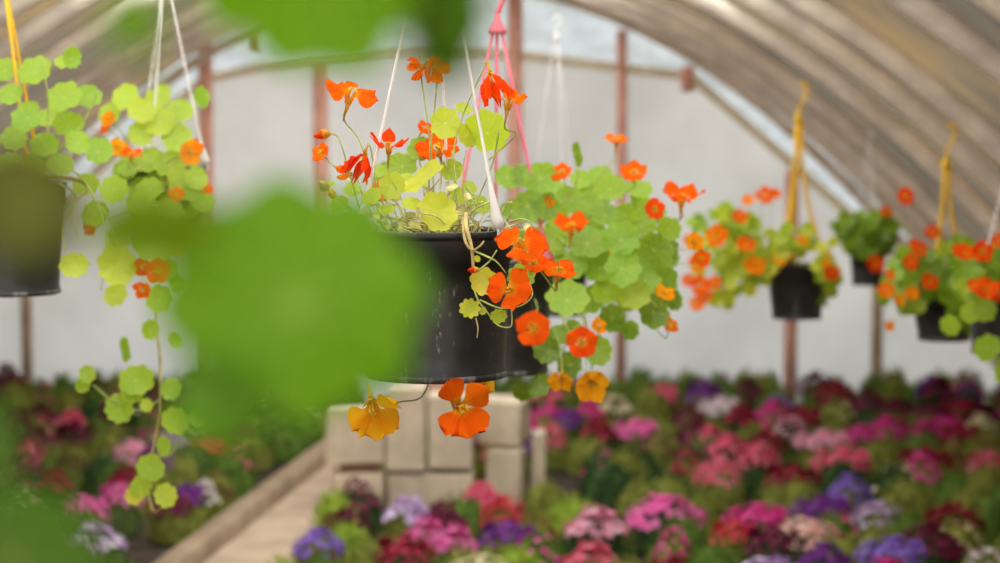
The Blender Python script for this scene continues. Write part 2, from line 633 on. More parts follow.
def flower(thing, org, c, nrm, R, tint, r, root=None, label=None, detail=True, stalk_r=0.0012, bend=None, stem_mat=None, **kw):
    c = Vector(c)
    nrm = Vector(nrm).normalized()
    mb = MB()
    flower_geom(mb, c, nrm, R, tint, r, **kw)
    o = mb.build('flower', M_petal, thing, org)
    if label:
        o['label'] = label
    mb = MB()
    calyx_geom(mb, c, nrm, R, r, kw.get('up'))
    mb.build('calyx', M_calyx, o, org and Vector((org)))
    if detail:
        mb = MB()
        stamen_geom(mb, c, nrm, R, r)
        mb.build('stamen_cluster', M_stamen, o, org)
    if root is not None:
        root = Vector(root)
        b = c - nrm * R * .55
        L = (b - root).length
        mid = b.lerp(root, .5) + Vector((r.uniform(-.06, .06), r.uniform(-.04, .04), .0)) * L + (Vector(bend) if bend else Vector())
        mb = MB()
        tube(mb, smooth_path([b, b - nrm * min(.25 * L, .02) + Vector((0, 0, -.006)), mid, root], 6), stalk_r, 5)
        mb.build('flower_stalk', stem_mat or M_stalk, o, org)
    return o


def bud(thing, org, c, nrm, R, tint, r, root=None, label=None, ctrl=None, dry=False):
    """closed bud: a teardrop of rolled petals in a calyx"""
    M = frame_from(nrm)
    c = Vector(c)
    n = 14
    prof = [(-.7, .12), (-.5, .33), (-.2, .46), (.15, .45), (.5, .34), (.8, .18), (1.0, .04)]
    P, fs, T, uv = [], [], [], []
    for i, (z, q) in enumerate(prof):
        for j in range(n):
            a = 2 * PI * j / n + z * .9
            qq = q * (1 + .14 * math.cos(3 * (a - z * .9)) * (i > 0))
            P.append(c + M @ (Vector((qq * math.cos(a), qq * math.sin(a), z)) * R))
            T.append(tint)
            uv.append((0.3, .5 + .25 * z))
    for i in range(len(prof) - 1):
        for j in range(n):
            a, b = i * n + j, i * n + (j + 1) % n
            fs.append((a, b, b + n, a + n))
    fs.append(tuple((len(prof) - 1) * n + j for j in range(n)))
    mb = MB()
    mb.add(P, fs, T, uv)
    o = mb.build('flower_bud', M_dry if dry else M_petal, thing, org)
    if label:
        o['label'] = label
    mb = MB()
    P, fs = [], []
    for i, (z, q) in enumerate([(-.85, .05), (-.72, .2), (-.5, .38), (-.2, .50), (.1, .50)]):
        for j in range(n):
            a = 2 * PI * j / n
            zz = z + (.12 * math.cos(5 * a) if i == 4 else 0)
            P.append(c + M @ (Vector((q * math.cos(a), q * math.sin(a), zz)) * R))
    for i in range(4):
        for j in range(n):
            a, b = i * n + j, i * n + (j + 1) % n
            fs.append((a, b, b + n, a + n))
    mb.add(P, fs)
    mb.build('calyx', M_dry if dry else M_calyx, o, org)
    if root is not None:
        b = c - Vector(nrm).normalized() * R * .8
        mb = MB()
        tube(mb, smooth_path([b] + (ctrl or [b.lerp(Vector(root), .5)]) + [root], 7), 0.0012, 5)
        mb.build('flower_stalk', M_stalk, o, org)
    return o


# ------------------------------------------------------------------ baskets
XC = -0.307


def roof_z(X):
    return 2.49 - 0.2119 * (X - XC) ** 2


def facing(x, toward, z):
    return Vector((x, -toward, z))


def pot_parts(th, org, C, Rr, Rb, H, n=56):
    """C: centre of the rim, in the world"""
    Z = C.z - H
    mb = MB()
    prof = [(0.0, .012), (Rb * .86, .012), (Rb * .90, .0), (Rb * .99, .0), (Rb, .004), (Rb, .012), (Rb * .985, .016)]
    rw = lambda t: Rb * .985 + (Rr * .935 - Rb * .985) * t
    prof += [(rw(t), .016 + (H - .06) * t) for t in (.15, .4, .7, 1.0)]
    prof += [(Rr * .975, H - .041), (Rr * .975, H - .013), (Rr * .985, H - .010), (Rr, H - .009), (Rr, H - .001), (Rr * .99, H),
             (Rr * .955, H), (Rr * .945, H - .006), (Rr * .92, H - .05), (Rb * .95, .03), (0, .03)]
    lathe(mb, prof, n, (C.x, C.y, Z))
    o = mb.build('pot', M_pot, th, org)
    # worn ring round the bottom edge
    mb = MB()
    lathe(mb, [(Rb * 1.001, .001), (Rb * 1.011, .002), (Rb * 1.011, .007), (Rb * 1.001, .009)], n, (C.x, C.y, Z))
    b = mb.build('base_ring', M_potrim, o, org)
    b['label'] = 'scuffed grey bottom ring'
    mb = MB()
    P, fs = [], []
    rings = 5
    for i in range(rings + 1):
        for j in range(24):
            a = 2 * PI * j / 24
            q = Rr * .93 * i / rings
            P.append((C.x + q * math.cos(a), C.y + q * math.sin(a), C.z - .022 + .012 * noise.noise(Vector((q * 60 * math.cos(a), q * 60 * math.sin(a), C.x)))))
    for i in range(rings):
        for j in range(24):
            a, b = i * 24 + j, i * 24 + (j + 1) % 24
            fs.append((a, b, b + 24, a + 24))
    mb.add(P, fs)
    mb.build('soil', M_soil, th, org)


def hanger_parts(th, org, C, Rr, apex, mat, ang0, wire=0.002, style='clip', top=None):
    """three straps from the rim to the apex, a connector and a hook above"""
    colour = {'white_plastic': 'white', 'yellow_plastic': 'yellow', 'pink_plastic': 'pink'}[mat.name]
    mb = MB()
    apex = Vector(apex)
    if style in ('cone', 'bundle'):
        lathe(mb, [(.001, .030), (.005, .026), (.007, .012), (.017, -.004), (.018, -.012), (.0, -.012)], 20, apex)
        tube(mb, smooth_path([apex + Vector((0, 0, .026)), apex + Vector((.01, 0, .05)), apex + Vector((.028, 0, .095)), apex + Vector((.02, 0, .12)), apex + Vector((.004, 0, .112))], 6), .005, 8)
        hk = apex + Vector((.012, 0, .122))
    else:
        lathe(mb, [(.001, .028), (.007, .024), (.009, .010), (.007, -.002), (.0, -.004)], 14, apex)
        tube(mb, smooth_path([apex + Vector((0, 0, .02)), apex + Vector((0, 0, .04)), apex + Vector((.014, 0, .058)), apex + Vector((.004, 0, .078)), apex + Vector((-.010, 0, .066))], 6), .0035, 7)
        hk = apex + Vector((.004, 0, .078))
    h = mb.build('hanger', mat, th, org)
    h['label'] = colour + ' plastic pot hanger'
    for k in range(3):
        a = math.radians(ang0 + 120 * k)
        dv = Vector((math.cos(a), math.sin(a), 0))
        e = C + dv * (Rr * 1.01)
        mb = MB()
        st = apex + dv * .008
        pts = [st.lerp(e, t) for t in (0, .3, .6, .84)]
        if style == 'bundle':
            pts = [Vector((st.x + (e.x - st.x) * t ** 2.4, st.y + (e.y - st.y) * t ** 2.4, st.z + (e.z - st.z) * t)) for t in (0, .3, .6, .84)]
        rr = [wire, wire, wire, wire * 1.1]
        tail = [st.lerp(e, .9), st.lerp(e, .965), e + Vector((0, 0, .004))]
        tube(mb, pts + tail, rr + [wire * 2.2, wire * 4.0, wire * 4.2], 8)
        # the hook over the rim
        s = dv.cross(Vector((0, 0, 1)))
        for sg in (-1, 1):
            p0 = e + Vector((0, 0, .010)) + s * sg * wire * 2
            tube(mb, [p0, p0 + Vector((0, 0, -.012)) + dv * .003, p0 + Vector((0, 0, -.020)) + dv * .002, p0 + Vector((0, 0, -.022)) - dv * .004], wire * 1.1, 6)
        mb.build('hanger_strap', mat, h, org)
    mb = MB()
    z = (top if top is not None else roof_z(apex.x)) - .01
    tube(mb, [hk, hk.lerp(Vector((hk.x, hk.y, z)), .5), (hk.x, hk.y, z)], .0011, 5)
    w = mb.build('suspension_wire', M_wire, h, org)
    return hk


def basket(label, px, rim_py, d, Rr, H, apex_py, mat, ang0=-38, style='clip', wire=.002, taper=.885, name='hanging_nasturtium', cat='hanging basket', group='hanging flower baskets'):
    C = at(px, rim_py, d)
    bundle = style == 'bundle'
    org = C - Vector((0, 0, H))
    th = empty(name, org, label, cat, group)
    pot_parts(th, org, C, Rr, Rr * taper, H)
    ap = at(px, apex_py, d)
    ap.x = C.x
    ap.y = C.y
    hanger_parts(th, org, C, Rr, ap, mat, ang0, wire, style)
    return th, org, C


def px_r(rpx, d):
    return rpx * d / F


def add_leaf(th, org, C, px, py, rpx, d, nrm, tint, r, root='pot', **kw):
    c = at(px, py, d)
    if root == 'pot':
        rt = C + Vector((max(-.07, min(.07, (c.x - C.x) * .5)), r.uniform(-.05, .03), -.015))
    else:
        rt = root
    return leaf(th, org, c, nrm, px_r(rpx, d), tint, r, rt, **kw)


def add_flower(th, org, C, px, py, rpx, d, nrm, tint, r, root='pot', **kw):
    c = at(px, py, d)
    if root == 'pot':
        rt = C + Vector((max(-.06, min(.06, (c.x - C.x) * .45)), r.uniform(-.04, .03), -.015))
    else:
        rt = root
    return flower(th, org, c, nrm, px_r(rpx, d), tint, r, rt, **kw)


def vine(th, org, ctrl, rad=.0022, mat=None, name='stem', label=None):
    mb = MB()
    p = smooth_path(ctrl, 8)
    k = len(p)
    tube(mb, p, [rad * (1 - .45 * i / (k - 1)) for i in range(k)], 6)
    o = mb.build(name, mat or M_stalk, th, org)
    if label:
        o['label'] = label
    return o


# ===================================================== main basket (in focus)
r = random.Random(11)
D = 2.95
th, org, C = basket('black pot of orange nasturtiums on white straps, sharp, in the middle of the tunnel',
                    436, 229, D, .110, .206, -92, M_white, -38, wire=.0020)
fc = facing
L_ = lambda *a, **k: add_leaf(th, org, C, *a, r, **k)
Fl = lambda *a, **k: add_flower(th, org, C, *a, r, **k)
# leaves: px, py, radius px, depth, normal, tint
L_(437, 211, 20, 2.86, fc(.1, .9, .35), .22, label='yellow-green leaf')
L_(426, 178, 23, 2.90, fc(-.55, .35, .75), .28, label='pale leaf seen at a slant', fold=.05)
L_(445, 123, 16, 2.93, fc(-.2, .9, .3), .38)
L_(464, 109, 9, 2.94, fc(.2, .6, .7), .45)
L_(487, 133, 22, 3.0, fc(.1, -.9, .35), .5)
L_(466, 136, 12, 3.0, fc(.5, .6, .2), .42)
L_(391, 186, 14, 2.92, fc(.1, .9, .3), .42)
L_(371, 197, 10, 2.9, fc(-.2, .8, .5), .45)
L_(404, 178, 10, 2.98, fc(0, .4, .9), .5)
L_(458, 196, 9, 2.93, fc(0, .8, .4), .5)
L_(470, 188, 8, 2.97, fc(.3, .6, .6), .55)
L_(481, 205, 10, 3.0, fc(.3, .7, .4), .55)
L_(340, 205, 10, 3.0, fc(-.3, .7, .4), .6)
L_(352, 190, 9, 3.05, fc(0, .6, .6), .6)
L_(327, 186, 8, 3.0, fc(-.2, .5, .8), .55)
L_(386, 210, 9, 2.9, fc(0, .5, .8), .4)
L_(412, 204, 10, 2.88, fc(.1, .6, .7), .35)
L_(402, 166, 15, 3.05, fc(0, .8, .4), .75)
L_(420, 150, 13, 3.05, fc(0, .8, .4), .8)
L_(452, 170, 12, 3.03, fc(0, .8, .4), .6)
L_(378, 172, 9, 3.03, fc(0, .6, .6), .65)
L_(450, 222, 8, 2.87, fc(0, .6, .7), .45)
# small leaves hanging in front of the pot, on the tan vine
V1 = [at(466, 214, 2.87), at(466, 226, 2.835), at(471, 245, 2.825), at(473, 262, 2.825), at(473, 285, 2.825)]
vine(th, org, V1, .0034, M_dry, label='thick tan stem over the rim')
vine(th, org, [at(463, 218, 2.86), at(465, 240, 2.822), at(472, 250, 2.818), at(480, 246, 2.81), at(484, 241, 2.81)], .0023, M_dry, label='thin tan stem over the rim')
vine(th, org, [at(474, 251, 2.82), at(488, 257, 2.81), at(497, 262, 2.80), at(506, 273, 2.80)], .0015)
vine(th, org, [at(473, 285, 2.825), at(478, 300, 2.815), at(487, 312, 2.81), at(498, 325, 2.80), at(510, 327, 2.79), at(512, 318, 2.79), at(510, 300, 2.80)], .0014)
vine(th, org, [at(480, 300, 2.815), at(500, 308, 2.80), at(520, 306, 2.79), at(532, 296, 2.80), at(530, 282, 2.83)], .0013)
vine(th, org, [at(476, 318, 2.815), at(478, 328, 2.81), at(477, 338, 2.81)], .0012, M_dry)
vine(th, org, [at(497, 250, 2.80), at(489, 262, 2.80), at(482, 268, 2.80)], .0011)
vine(th, org, [at(510, 222, 2.84), at(520, 219, 2.80), at(530, 222, 2.79), at(532, 232, 2.80)], .0012)
L_(484, 281, 14, 2.81, fc(-.15, .9, .2), .03, root=at(480, 300, 2.815), label='yellowed leaf', cup=.2)
L_(470, 309, 10, 2.81, fc(-.1, .95, .15), .22, root=at(478, 298, 2.815), lob=.13)
L_(499, 316, 8, 2.80, fc(.1, .9, -.2), .45, root=at(490, 312, 2.81), lob=.13)
L_(483, 311, 4, 2.81, fc(0, .8, .3), .35, root=at(482, 304, 2.815))
L_(522, 277, 14, 2.86, fc(.1, .8, .4), .62, root=at(530, 282, 2.83))
L_(477, 259, 3.5, 2.81, fc(.4, .8, .2), .25, root=at(474, 254, 2.82))
bud(th, org, at(474, 270, 2.80), fc(-.9, .3, 0), px_r(7, 2.8), .85, r, at(489, 262, 2.80), 'small red bud')
# flowers
Fl(352, 90, 27, 2.93, fc(.30, .40, .85), .58, up=(.25, -1, .2), angles=[165, 205, 345, 18, 290], cup=.05, lens=[1.05, 1, 1.1, 1.05, .6], root=at(372, 175, 2.95), wscale=1.1)
vine(th, org, [at(366, 152, 2.95), at(374, 190, 2.95), at(380, 222, 2.95), at(384, 238, 2.95)], .0013)
bud(th, org, at(323, 134.5, 2.93), fc(-.95, .2, -.15), px_r(10, 2.9), .55, r, at(362, 218, 2.95), 'orange bud opening', [at(338, 137, 2.93), at(343, 150, 2.93), at(350, 175, 2.94)])
Fl(389, 143, 20, 2.91, fc(.05, .35, .9), .78, up=(0, -1, 0), angles=[170, 140, 35, 5, 270], cup=.5, lens=[1, .9, 1.15, 1, .7], wscale=.75)
Fl(362, 160, 17, 2.92, fc(-.3, .6, -.7), .86, crumple=1.3, cup=1.2, label='crumpled dark red flower', wscale=.6)
Fl(346, 172, 11, 2.96, fc(-.4, .6, .2), .35, crumple=.6, cup=.6, wscale=.8)
Fl(434, 68, 17, 2.92, fc(.5, .5, -.4), .42, crumple=.5, cup=.5, label='fading orange flower', wscale=1.0)
Fl(418, 68, 14, 2.93, fc(-.8, .3, -.3), .5, crumple=.6, cup=.5, wscale=.8)
Fl(438, 146, 24, 3.03, fc(-.1, .6, .7), .60, angles=[100, 60, 190, 345, 225], cup=.15)
Fl(425, 127, 9, 3.05, fc(.4, .6, .6), .65)
Fl(492, 80, 18, 2.90, fc(.25, .5, -.75), .74, crumple=1.3, cup=1.3, wscale=.62, label='withered dark red flower', bend=(-.02, 0, .015))
Fl(509, 98, 22, 2.90, fc(.15, .22, .95), .45, up=(0, -1, 0), angles=[175, 195, 20, 350, 270], cup=.3, lens=[.8, .7, 1.1, 1.0, .8], root=at(489, 160, 2.95), bend=(.02, 0, 0), wscale=.75)
vine(th, org, [at(499, 130, 2.93), at(492, 165, 2.95), at(478, 200, 2.96), at(470, 236, 2.96)], .0013)
Fl(382, 190, 13, 2.98, fc(-.1, .8, .3), .45)
Fl(520, 241, 27, 2.79, fc(-.05, .72, .55), .56, angles=[135, 35, 175, 345, 270], lens=[.85, .8, 1.0, 1.15, .9], cup=.05, root=at(506, 222, 2.86), ruffle=1.3)
Fl(509, 288, 24, 2.78, fc(-.08, .92, .28), .57, angles=[55, 150, 350, 195, 275], lens=[1.05, .95, 1.05, 1.0, .9], cup=.05, root=at(512, 312, 2.80), ruffle=1.2)
Fl(559, 269, 20, 2.85, fc(.15, .45, .85), .52, up=(0, -1, 0), cup=.2, root=at(522, 262, 2.85))
Fl(534, 262, 15, 2.83, fc(.2, .6, .6), .6, root=at(520, 255, 2.84))
# the two flowers that hang below the pot
PB = C - Vector((0, 0, .206))
vine(th, org, [at(452, 262, 3.07), at(440, 330, 3.075), at(425, 392, 3.02), at(400, 402, 2.95), at(376, 408, 2.90)], .0014)
Fl(373, 411, 32, 2.88, fc(.15, .80, -.55), .07, up=(0, -1, 0), angles=[188, 225, 262, 300, 28], lens=[.85, 1, 1, 1.0, .95], cup=.35, label='golden yellow flower hanging below the pot', root=at(386, 400, 2.93), wscale=1.0, ruffle=1.5)
vine(th, org, [at(480, 262, 3.07), at(470, 340, 3.075), at(452, 386, 2.98), at(449, 392, 2.90), at(452, 400, 2.87)], .0014)
Fl(462, 406, 33, 2.86, fc(.30, .88, .1), .50, angles=[118, 238, 275, 318, 28], lens=[.85, 1.0, .95, 1.05, .9], cup=.25, root=at(450, 394, 2.90), label='orange flower hanging below the pot', ruffle=1.8, wscale=.95)
Fl(484, 385, 13, 3.02, fc(.2, .5, .7), .1, root=at(470, 372, 3.05))
bud(th, org, at(324, 186, 2.93), fc(-.3, .6, .4), px_r(10, 2.93), .4, r, at(368, 222, 2.95), 'dried brown seed head', [at(336, 196, 2.94), at(350, 208, 2.94)], dry=True)
bud(th, org, at(332, 194, 2.95), fc(.3, .6, -.6), px_r(8, 2.93), .2, r, at(360, 224, 2.95), None, [at(345, 205, 2.94)])
Fl(320, 152, 11, 3.12, fc(-.4, .6, .3), .5)
# tangle of thin stems and dry leaflets over the rim
mb = MB()
for i in range(90):
    a = r.uniform(0, 2 * PI)
    q = .095 * math.sqrt(r.random())
    p0 = C + Vector((q * math.cos(a), q * math.sin(a), -.02))
    h = r.uniform(.015, .075)
    p1 = p0 + Vector((r.uniform(-.04, .04), r.uniform(-.02, .02), h * .7))
    p2 = p1 + Vector((r.uniform(-.04, .04), r.uniform(-.02, .02), h * r.uniform(-.2, .5)))
    tube(mb, smooth_path([p0, p1, p2], 4), r.uniform(.0006, .0013), 4)
    if i % 3 == 0:
        leaf_geom(mb, p2, Vector((r.uniform(-.6, .6), -r.uniform(.2, 1), r.uniform(0, .8))), r.uniform(.004, .010), r.uniform(.2, .6), r, seg=10, rings=(0, .5, 1.0))
u = mb.build('undergrowth', plain_sheet('pale_undergrowth', (0.66, 0.62, 0.26), .3, .4, 60), th, org)
u['label'] = 'tangle of thin pale stems above the soil'
for (a, b, c_) in (((330, 212), (365, 216), (412, 220)), ((345, 224), (372, 214), (420, 226)), ((432, 190), (440, 205), (452, 226)), ((425, 195), (434, 186), (442, 176)), ((446, 226), (456, 190), (452, 150)), ((469, 226), (462, 180), (466, 150)), ((386, 240), (400, 230), (416, 229))):
    vine(th, org, [at(*a, 2.90), at(*b, 2.90), at(*c_, 2.91)], .0014, r.choice((M_stalk, M_dry)))

# ============================================== second basket, pink hanger
r = random.Random(23)
th, org, C = basket('black pot of nasturtiums on a pink hanger, behind the sharp pot with white straps',
                    497, 264, 4.05, .110, .206, 28, M_pink, -28, 'cone', wire=.0030)
leaves2 = [(576, 155, 13, 3.95, (.9, .35, .1), .92), (540, 178, 17, 4.0, (0, .9, .3), .85), (524, 176, 13, 4.05, (-.2, .8, .4), .8), (528, 206, 17, 3.95, (-.1, .9, .2), .85),
           (545, 206, 15, 4.0, (.1, .9, .3), .75), (567, 300, 21, 3.85, (.05, .75, .5), .62), (588, 243, 20, 3.95, (0, .7, .55), .72), (621, 240, 19, 3.9, (.1, .8, .4), .68),
           (610, 189, 16, 4.05, (0, .8, .5), .6), (640, 190, 13, 4.05, (.1, .6, .6), .66), (654, 250, 18, 3.95, (.3, .8, .1), .8), (632, 294, 17, 3.9, (0, .9, .2), .42),
           (654, 312, 18, 3.95, (.3, .7, .4), .88), (600, 268, 18, 3.95, (-.1, .8, .5), .78), (622, 268, 19, 3.88, (.1, .8, .4), .75), (572, 200, 15, 4.05, (0, .8, .5), .66),
           (590, 205, 14, 4.1, (-.2, .8, .4), .6), (605, 215, 14, 4.0, (0, .6, .7), .7), (575, 265, 15, 3.95, (-.3, .8, .4), .6), (552, 240, 13, 4.0, (0, .8, .4), .55),
           (642, 225, 14, 3.98, (.2, .8, .4), .62), (669, 229, 13, 4.0, (.3, .8, .2), .55), (640, 265, 17, 4.0, (.2, .7, .4), .72), (662, 280, 17, 4.02, (.4, .7, .3), .82),
           (590, 300, 15, 4.0, (-.1, .8, .3), .82), (612, 318, 14, 4.02, (0, .8, .2), .85), (548, 350, 14, 3.95, (-.2, .8, .2), .82), (598, 350, 15, 3.95, (.1, .8, .2), .7),
           (540, 385, 12, 4.0, (-.2, .8, .3), .75), (523, 392, 11, 4.05, (0, .7, .4), .75), (570, 365, 13, 4.0, (.1, .8, .2), .85), (560, 335, 12, 4.0, (-.2, .8, .4), .62),
           (625, 215, 13, 4.1, (0, .8, .4), .55), (560, 222, 13, 4.1, (0, .8, .4), .5), (600, 175, 12, 4.15, (0, .7, .5), .72), (556, 190, 11, 4.15, (0, .7, .5), .6),
           (580, 180, 11, 4.15, (0, .7, .5), .7), (512, 210, 12, 4.1, (0, .8, .4), .85), (507, 178, 13, 4.1, (0, .8, .4), .8), (630, 330, 10, 4.0, (.3, .8, .2), .7),
           (573, 328, 9, 3.92, (0, .8, .4), .7), (660, 262, 15, 4.08, (.3, .8, .3), .6), (646, 208, 11, 4.1, (.2, .8, .4), .5), (585, 225, 13, 4.08, (0, .8, .4), .52),
           (605, 292, 14, 3.94, (.1, .8, .4), .55), (645, 280, 15, 3.92, (.1, .8, .4), .78), (672, 300, 11, 4.05, (.4, .8, .2), .85), (470, 205, 12, 4.1, (0, .8, .4), .8), (385, 175, 14, 4.1, (-.2, .8, .4), .85)]
for (x, y, rp, d, n, t) in leaves2:
    root = at(min(x, 560) * .6 + 500 * .4, max(y, 258) * .3 + 258 * .7, 4.05) if y < 320 else at(x * .7 + 510 * .3, y - 70, 4.0)
    leaf(th, org, at(x, y, d), fc(*n), px_r(rp, d), min(1, max(0, t + .15 + r.uniform(-.12, .1))), r, root)
for k in range(34):  # filler leaves behind, tinted darker to stand for shade in the gaps
    a, q = r.uniform(0, 6.3), math.sqrt(r.random())
    x, y = 598 + 72 * q * math.cos(a), 246 + 72 * q * math.sin(a)
    leaf(th, org, at(x, y, r.uniform(4.14, 4.26)), fc(r.uniform(-.6, .6), r.uniform(.3, 1), r.uniform(0, .8)), px_r(r.uniform(10, 15), 4.2), r.uniform(.82, 1), r, at(520 + (x - 520) * .5, 258, 4.08))
for ctrl in ([(520, 258), (560, 262), (600, 275), (640, 292)], [(520, 256), (570, 235), (620, 235), (655, 240)], [(515, 258), (550, 285), (565, 330), (560, 378)], [(520, 258), (575, 300), (590, 345), (592, 385)], [(510, 256), (545, 220), (575, 185), (576, 160)]):
    vine(th, org, [at(x, y, 4.06 - .02 * i) for i, (x, y) in enumerate(ctrl)], .0026)
for (x, y, rp, d, n, t, kw) in [
    (617, 138, 14, 4.0, (.1, .3, .9), .50, dict(up=(0, -1, 0))), (634, 171, 15, 3.95, (.0, .6, .7), .55, {}), (682, 195, 22, 4.0, (.05, .35, .9), .55, dict(up=(0, -1, 0), lens=[.8, 1.1, 1.1, 1, 1], cup=.4)),
    (571, 224, 20, 3.9, (0, .35, .9), .62, dict(up=(0, -1, 0), cup=.35)), (561, 171, 12, 4.0, (-.2, .6, .5), .5, {}), (655, 209, 12, 3.92, (.2, .8, .2), .72, dict(crumple=.5)),
    (533, 328, 19, 3.8, (-.05, .97, .15), .62, dict(wscale=1.1)), (582, 342, 17, 3.8, (.05, .95, .2), .68, dict(wscale=1.1)), (599, 326, 10, 3.8, (.4, .6, .3), .25, dict(crumple=.5)),
    (561, 380, 14, 3.85, (-.1, .7, -.6), .13, dict(cup=.5, wscale=1.1)), (592, 384, 19, 3.83, (.1, .8, -.3), .15, dict(cup=.5, wscale=1.05)),
    (665, 292, 12, 3.9, (.3, .5, .6), .22, dict(crumple=.3)), (671, 325, 10, 4.0, (.3, .5, .5), .4, {}), (549, 201, 7, 4.0, (0, .8, .4), .4, {}),
    (695, 241, 11, 4.0, (.2, .7, .3), .25, dict(crumple=.4)), (702, 258, 10, 4.05, (.2, .7, .3), .5, {}), (606, 250, 8, 4.1, (0, .8, .3), .45, {})]:
    root = at(x * .55 + 520 * .45, y * .4 + 258 * .6, 4.06)
    flower(th, org, at(x, y, d), fc(*n), px_r(rp, d), t, r, root, **kw)

# ================================================= left basket, yellow hanger
r = random.Random(31)
th, org, C = basket('black pot of nasturtiums on a yellow hanger, nearest the curved wall at the left',
                    5, 182, 3.9, .110, .206, -20, M_yellow, -54, wire=.0032)
for (x, y, rp, d, n, t) in [
    (35, 72, 17, 3.85, (-.1, .8, .5), .72), (72, 58, 11, 3.85, (.6, .6, .1), .85), (62, 62, 8, 3.95, (.2, .7, .5), .6), (64, 98, 17, 3.85, (0, .8, .4), .7), (28, 118, 16, 3.75, (0, .8, .4), .82),
    (12, 95, 13, 3.8, (-.2, .7, .5), .75), (5, 70, 14, 3.9, (0, .8, .5), .75), (88, 97, 13, 3.9, (.2, .8, .4), .8), (68, 125, 15, 3.9, (.1, .8, .4), .75), (50, 118, 12, 4.0, (0, .7, .5), .65),
    (98, 152, 15, 3.85, (.1, .8, .5), .8), (78, 142, 13, 3.8, (0, .8, .4), .7), (15, 140, 14, 3.8, (0, .8, .5), .8), (45, 145, 14, 3.8, (0, .8, .4), .8), (35, 165, 12, 3.8, (0, .8, .4), .75),
    (10, 165, 13, 3.75, (0, .8, .4), .75), (60, 165, 13, 3.8, (.2, .8, .4), .7), (75, 265, 14, 3.8, (.1, .8, .3), .38), (118, 265, 20, 3.75, (.1, .85, .3), .36), (154, 245, 20, 3.7, (.1, .85, .3), .70),
    (115, 190, 15, 3.85, (0, .8, .4), .6), (140, 205, 14, 3.85, (.1, .8, .4), .66), (95, 215, 14, 3.85, (0, .8, .4), .62), (170, 215, 14, 3.85, (.2, .8, .4), .66), (115, 295, 12, 3.85, (0, .8, .3), .4),
    (85, 185, 13, 3.9, (0, .8, .4), .65), (150, 190, 13, 3.9, (0, .8, .4), .7), (165, 270, 14, 3.9, (.3, .7, .2), .8), (160, 300, 14, 3.9, (.1, .8, .3), .62), (178, 285, 9, 3.9, (.5, .7, .1), .75), (118, 238, 12, 3.85, (.1, .8, .3), .45)]:
    root = at(30 + (x - 30) * .45, 178 + max(0, y - 200) * .4, 3.86)
    leaf(th, org, at(x, y, d), fc(*n), px_r(rp, d), t + .02, r, root)
for ctrl, m in (([(30, 176), (70, 170), (95, 200), (110, 250), (100, 290)], M_stalk), ([(30, 178), (80, 180), (98, 205), (135, 245), (150, 252)], M_dry), ([(40, 178), (75, 195), (62, 225), (66, 252)], M_stalk),
                ([(40, 176), (85, 185), (72, 210), (80, 240)], M_dry), ([(20, 178), (60, 150), (85, 120), (98, 90)], M_stalk), ([(20, 178), (45, 140), (48, 100), (42, 60)], M_stalk)):
    vine(th, org, [at(x, y, 3.86 - .02 * i) for i, (x, y) in enumerate(ctrl)], .0024, m)
for (x, y, rp, d, n, t) in [(143, 266, 11, 3.75, (-.1, .8, .1), .85), (158, 270, 14, 3.68, (.1, .9, 0), .70), (142, 290, 11, 3.75, (-.2, .6, -.3), .55), (177, 248, 8, 3.75, (.3, .6, .2), .1), (90, 228, 8, 3.85, (0, .8, .2), .8), (176, 195, 9, 3.9, (0, .7, .3), .5)]:
    flower(th, org, at(x, y, d), fc(*n), px_r(rp, d), t, r, at(110, 220, 3.86))

# ================================================== left basket, white straps
r = random.Random(37)
th, org, C = basket('small pot of nasturtiums on white straps whose long vine trails towards the left bed',
                    166, 166, 4.4, .083, .155, -14, M_white, 18, wire=.0022)
for (x, y, rp, d, n, t) in [
    (125, 97, 14, 4.35, (0, .8, .4), .5), (142, 110, 14, 4.3, (.1, .8, .4), .4), (158, 100, 13, 4.4, (0, .8, .4), .5), (160, 122, 15, 4.3, (0, .8, .4), .45), (180, 112, 13, 4.35, (.2, .8, .4), .55),
    (140, 135, 13, 4.3, (0, .8, .4), .5), (178, 138, 15, 4.3, (.1, .8, .4), .55), (150, 160, 14, 4.3, (0, .8, .4), .55), (170, 165, 15, 4.3, (.1, .8, .4), .55), (130, 165, 13, 4.3, (-.1, .8, .4), .6),
    (185, 160, 13, 4.35, (.2, .8, .4), .6), (100, 150, 13, 4.3, (-.2, .8, .4), .8), (125, 170, 12, 4.3, (0, .8, .3), .75), (201, 98, 11, 4.3, (.8, .6, .1), .82), (162, 92, 9, 4.45, (0, .7, .5), .7),
    (110, 115, 12, 4.4, (-.2, .8, .4), .6), (155, 185, 13, 4.3, (0, .8, .3), .6), (180, 190, 13, 4.3, (.1, .8, .3), .62), (140, 190, 12, 4.3, (-.1, .8, .3), .6), (170, 205, 12, 4.3, (0, .8, .3), .6), (150, 212, 12, 4.3, (0, .8, .3), .6), (188, 212, 11, 4.35, (0, .8, .3), .6),
    (196, 178, 12, 4.2, (.2, .8, .3), .6), (203, 204, 11, 4.2, (.2, .8, .3), .7), (178, 178, 12, 4.22, (.1, .8, .3), .55), (192, 193, 10, 4.2, (.1, .8, .3), .66), (150, 230, 11, 4.32, (0, .8, .3), .66), (180, 232, 11, 4.32, (0, .8, .3), .66)]:
    leaf(th, org, at(x, y, d), fc(*n), px_r(rp, d), t + .05, r, at(166 + (x - 166) * .35, 166 + max(0, y - 166) * .3, 4.36))
